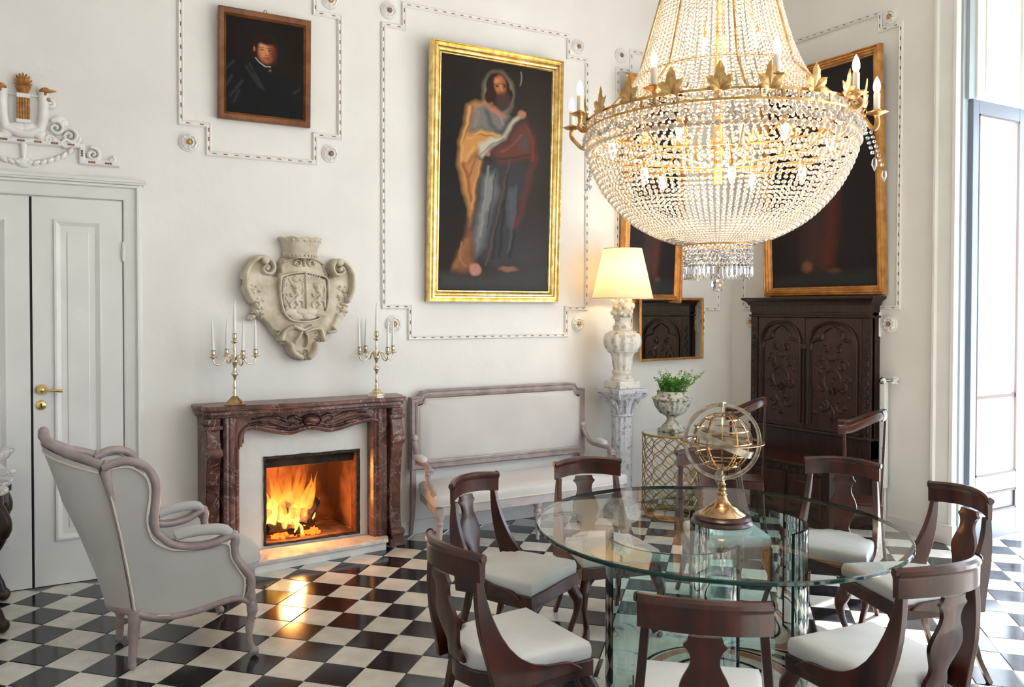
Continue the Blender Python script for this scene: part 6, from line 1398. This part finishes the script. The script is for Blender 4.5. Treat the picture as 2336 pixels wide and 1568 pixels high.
        for q in (-1, 0, 1): a = sg * .75 + q * .5; pw_.ball((.186 + .022 * math.cos(a), sg * .188 + .022 * math.sin(a), .013), .0125, 8)
        pw_.each('paw_toe', M['mahogany'], leg, smooth=60)
        q_ = smoothpath([(-.165, sg * .150, .33), (-.185, sg * .155, .22), (-.215, sg * .165, .11), (-.262, sg * .178, .0)], 5)
        MB().tube(q_, [.020] * 5 + [.018] * 5 + [.015] * 6, 4, up=(0, 1, 0)).build('leg', M['mahogany'], t, smooth=20, bevel=.003)
    return t
CHAIRS = CHAIR_LIST
c0_ = chair(CHAIRS[0][3])
for i, (x, y, deg, lb) in enumerate(CHAIRS):
    o = c0_ if i == 0 else copy_tree(c0_)
    a = math.radians(deg); o.location = (x + .262 * math.cos(a), y + .262 * math.sin(a), 0); o.rotation_euler = (0, 0, a); o['label'] = lb

# ---- two mahogany armchairs flanking the cupboard
def open_armchair(label):
    t = thing('open_armchair', label, 'chair', (0, 0, 0), 0, 'mahogany armchairs flanking the cupboard')
    MB().prism([(.22, -.24), (.22, .24), (-.22, .21), (-.22, -.21)], lambda p_, t_: (p_[0], p_[1], t_), .33, .40).build('seat_frame', M['mahogany'], t, smooth=0, bevel=.005)
    MB().box(-.20, .20, -.21, .21, .40, .412).build('wooden_seat', M['mahogany'], t, smooth=0, bevel=.005)
    for sg in (-1, 1):
        MB().tube(smoothpath([(.20, sg * .235, .865), (.165, sg * .237, .868), (.08, sg * .235, .875), (-.05, sg * .215, .915), (-.15, sg * .17, .945), (-.215, sg * .10, .955)], 5), [.024] * 8 + [.020] * 18, 8, flat=1.3).build('arm', M['mahogany'], t, smooth=50)
        MB().box(.13, .205, sg * .235 - .021, sg * .235 + .021, .840, .890).build('arm_block', M['mahogany'], t, smooth=0, bevel=.006)
        MB().tube(smoothpath([(.15, sg * .235, .86), (.14, sg * .235, .70), (.17, sg * .235, .52), (.19, sg * .225, .38)], 5), [.019] * 16, 4, up=(0, 1, 0)).build('arm_support', M['mahogany'], t, smooth=30, bevel=.003)
        MB().tube([(.195, sg * .215, .36), (.205, sg * .22, .2), (.20, sg * .215, 0)], [.026, .022, .015], 8).build('leg', M['mahogany'], t, smooth=50)
        MB().tube([(-.20, sg * .19, .36), (-.215, sg * .19, .2), (-.26, sg * .19, 0)], [.024, .02, .015], 8).build('leg', M['mahogany'], t, smooth=50)
    MB().tube(smoothpath([(-.20, -.12, .953), (-.235, -.05, .957), (-.24, 0, .958), (-.235, .05, .957), (-.20, .12, .953)], 4), .022, 8, flat=1.6).build('crest_rail', M['mahogany'], t, smooth=50)
    MB().prism([(-.06, .39), (.06, .39), (.045, .55), (.07, .70), (.05, .93), (-.05, .93), (-.07, .70), (-.045, .55)], lambda p_, t_: (-.205 - (p_[1] - .39) * .06 + t_, p_[0], p_[1]), -.008, .008).build('splat', M['mahogany'], t, smooth=0, bevel=.003)
    return t
oa = open_armchair('mahogany open armchair in sunlight, at the window end of the cupboard'); oa.location = (-.947, -2.012, 0); oa.rotation_euler = (0, 0, math.radians(128)); oa.scale = (.62, .6, 1)
ob_ = copy_tree(oa); ob_.location = (-1.06, -1.15, 0); ob_.rotation_euler = (0, 0, math.radians(135)); ob_['label'] = 'mahogany open armchair in shade, behind the armillary sphere at the corner end of the cupboard'

# ================================================================= CONSOLE at the left edge
cn = thing('console_table', 'dark carved console table with a shaped white marble top, cut by the left edge', 'table', (-5.98, -.42, 0))
top = sp2([(-.36, .36), (.30, .36), (.335, .30), (.315, .22), (.345, .12), (.330, -.02), (.30, -.10), (.325, -.20), (.30, -.28), (.22, -.31), (.05, -.27), (-.10, -.31), (-.36, -.30)], 3)
MB().prism(top, lambda p_, t_: (p_[0], p_[1], t_), .690, .715).build('marble_top', M['white_marble'], cn, smooth=30, bevel=.008)
MB().prism([(a * .93, b * .93) for a, b in top], lambda p_, t_: (p_[0], p_[1], t_), .600, .690).build('frieze', M['oak'], cn, smooth=30, bevel=.004)
for (x_, y_) in ((.27, -.25), (.27, .28), (-.30, -.25), (-.30, .28)):
    MB().tube(smoothpath([(x_, y_, .62), (x_ + .03, y_ - .02, .54), (x_ + .01, y_, .46), (x_ - .04, y_ + .02, .36), (x_ - .05, y_ + .02, .25), (x_ - .01, y_, .12), (x_ + .015, y_ - .01, .04)], 5), [.040] * 8 + [.030] * 8 + [.024] * 10 + [.028] * 5, 10).ball((x_ + .02, y_ - .01, .036), .036, 12).ball((x_ + .02, y_ - .01, .50), .042, 12).build('leg', M['oak'], cn, smooth=60)
bwl = thing('marble_tazza', 'white marble shell-edged bowl on the console, cut by the left edge', 'bowl', (-5.90, -.46, .715))
MB().lathe([(.10, 0), (.11, .012), (.09, .022), (.05, .035), (.045, .055), (.08, .075), (.17, .095), (.235, .125), (.255, .150), (.262, .168), (.255, .172), (.235, .150), (.16, .118), (0, .11)], n=96, flute=lambda a, z: .035 * math.cos(a * 9) * (1 if z > .1 else 0)).build('bowl', M['white_marble'], bwl, smooth=50)
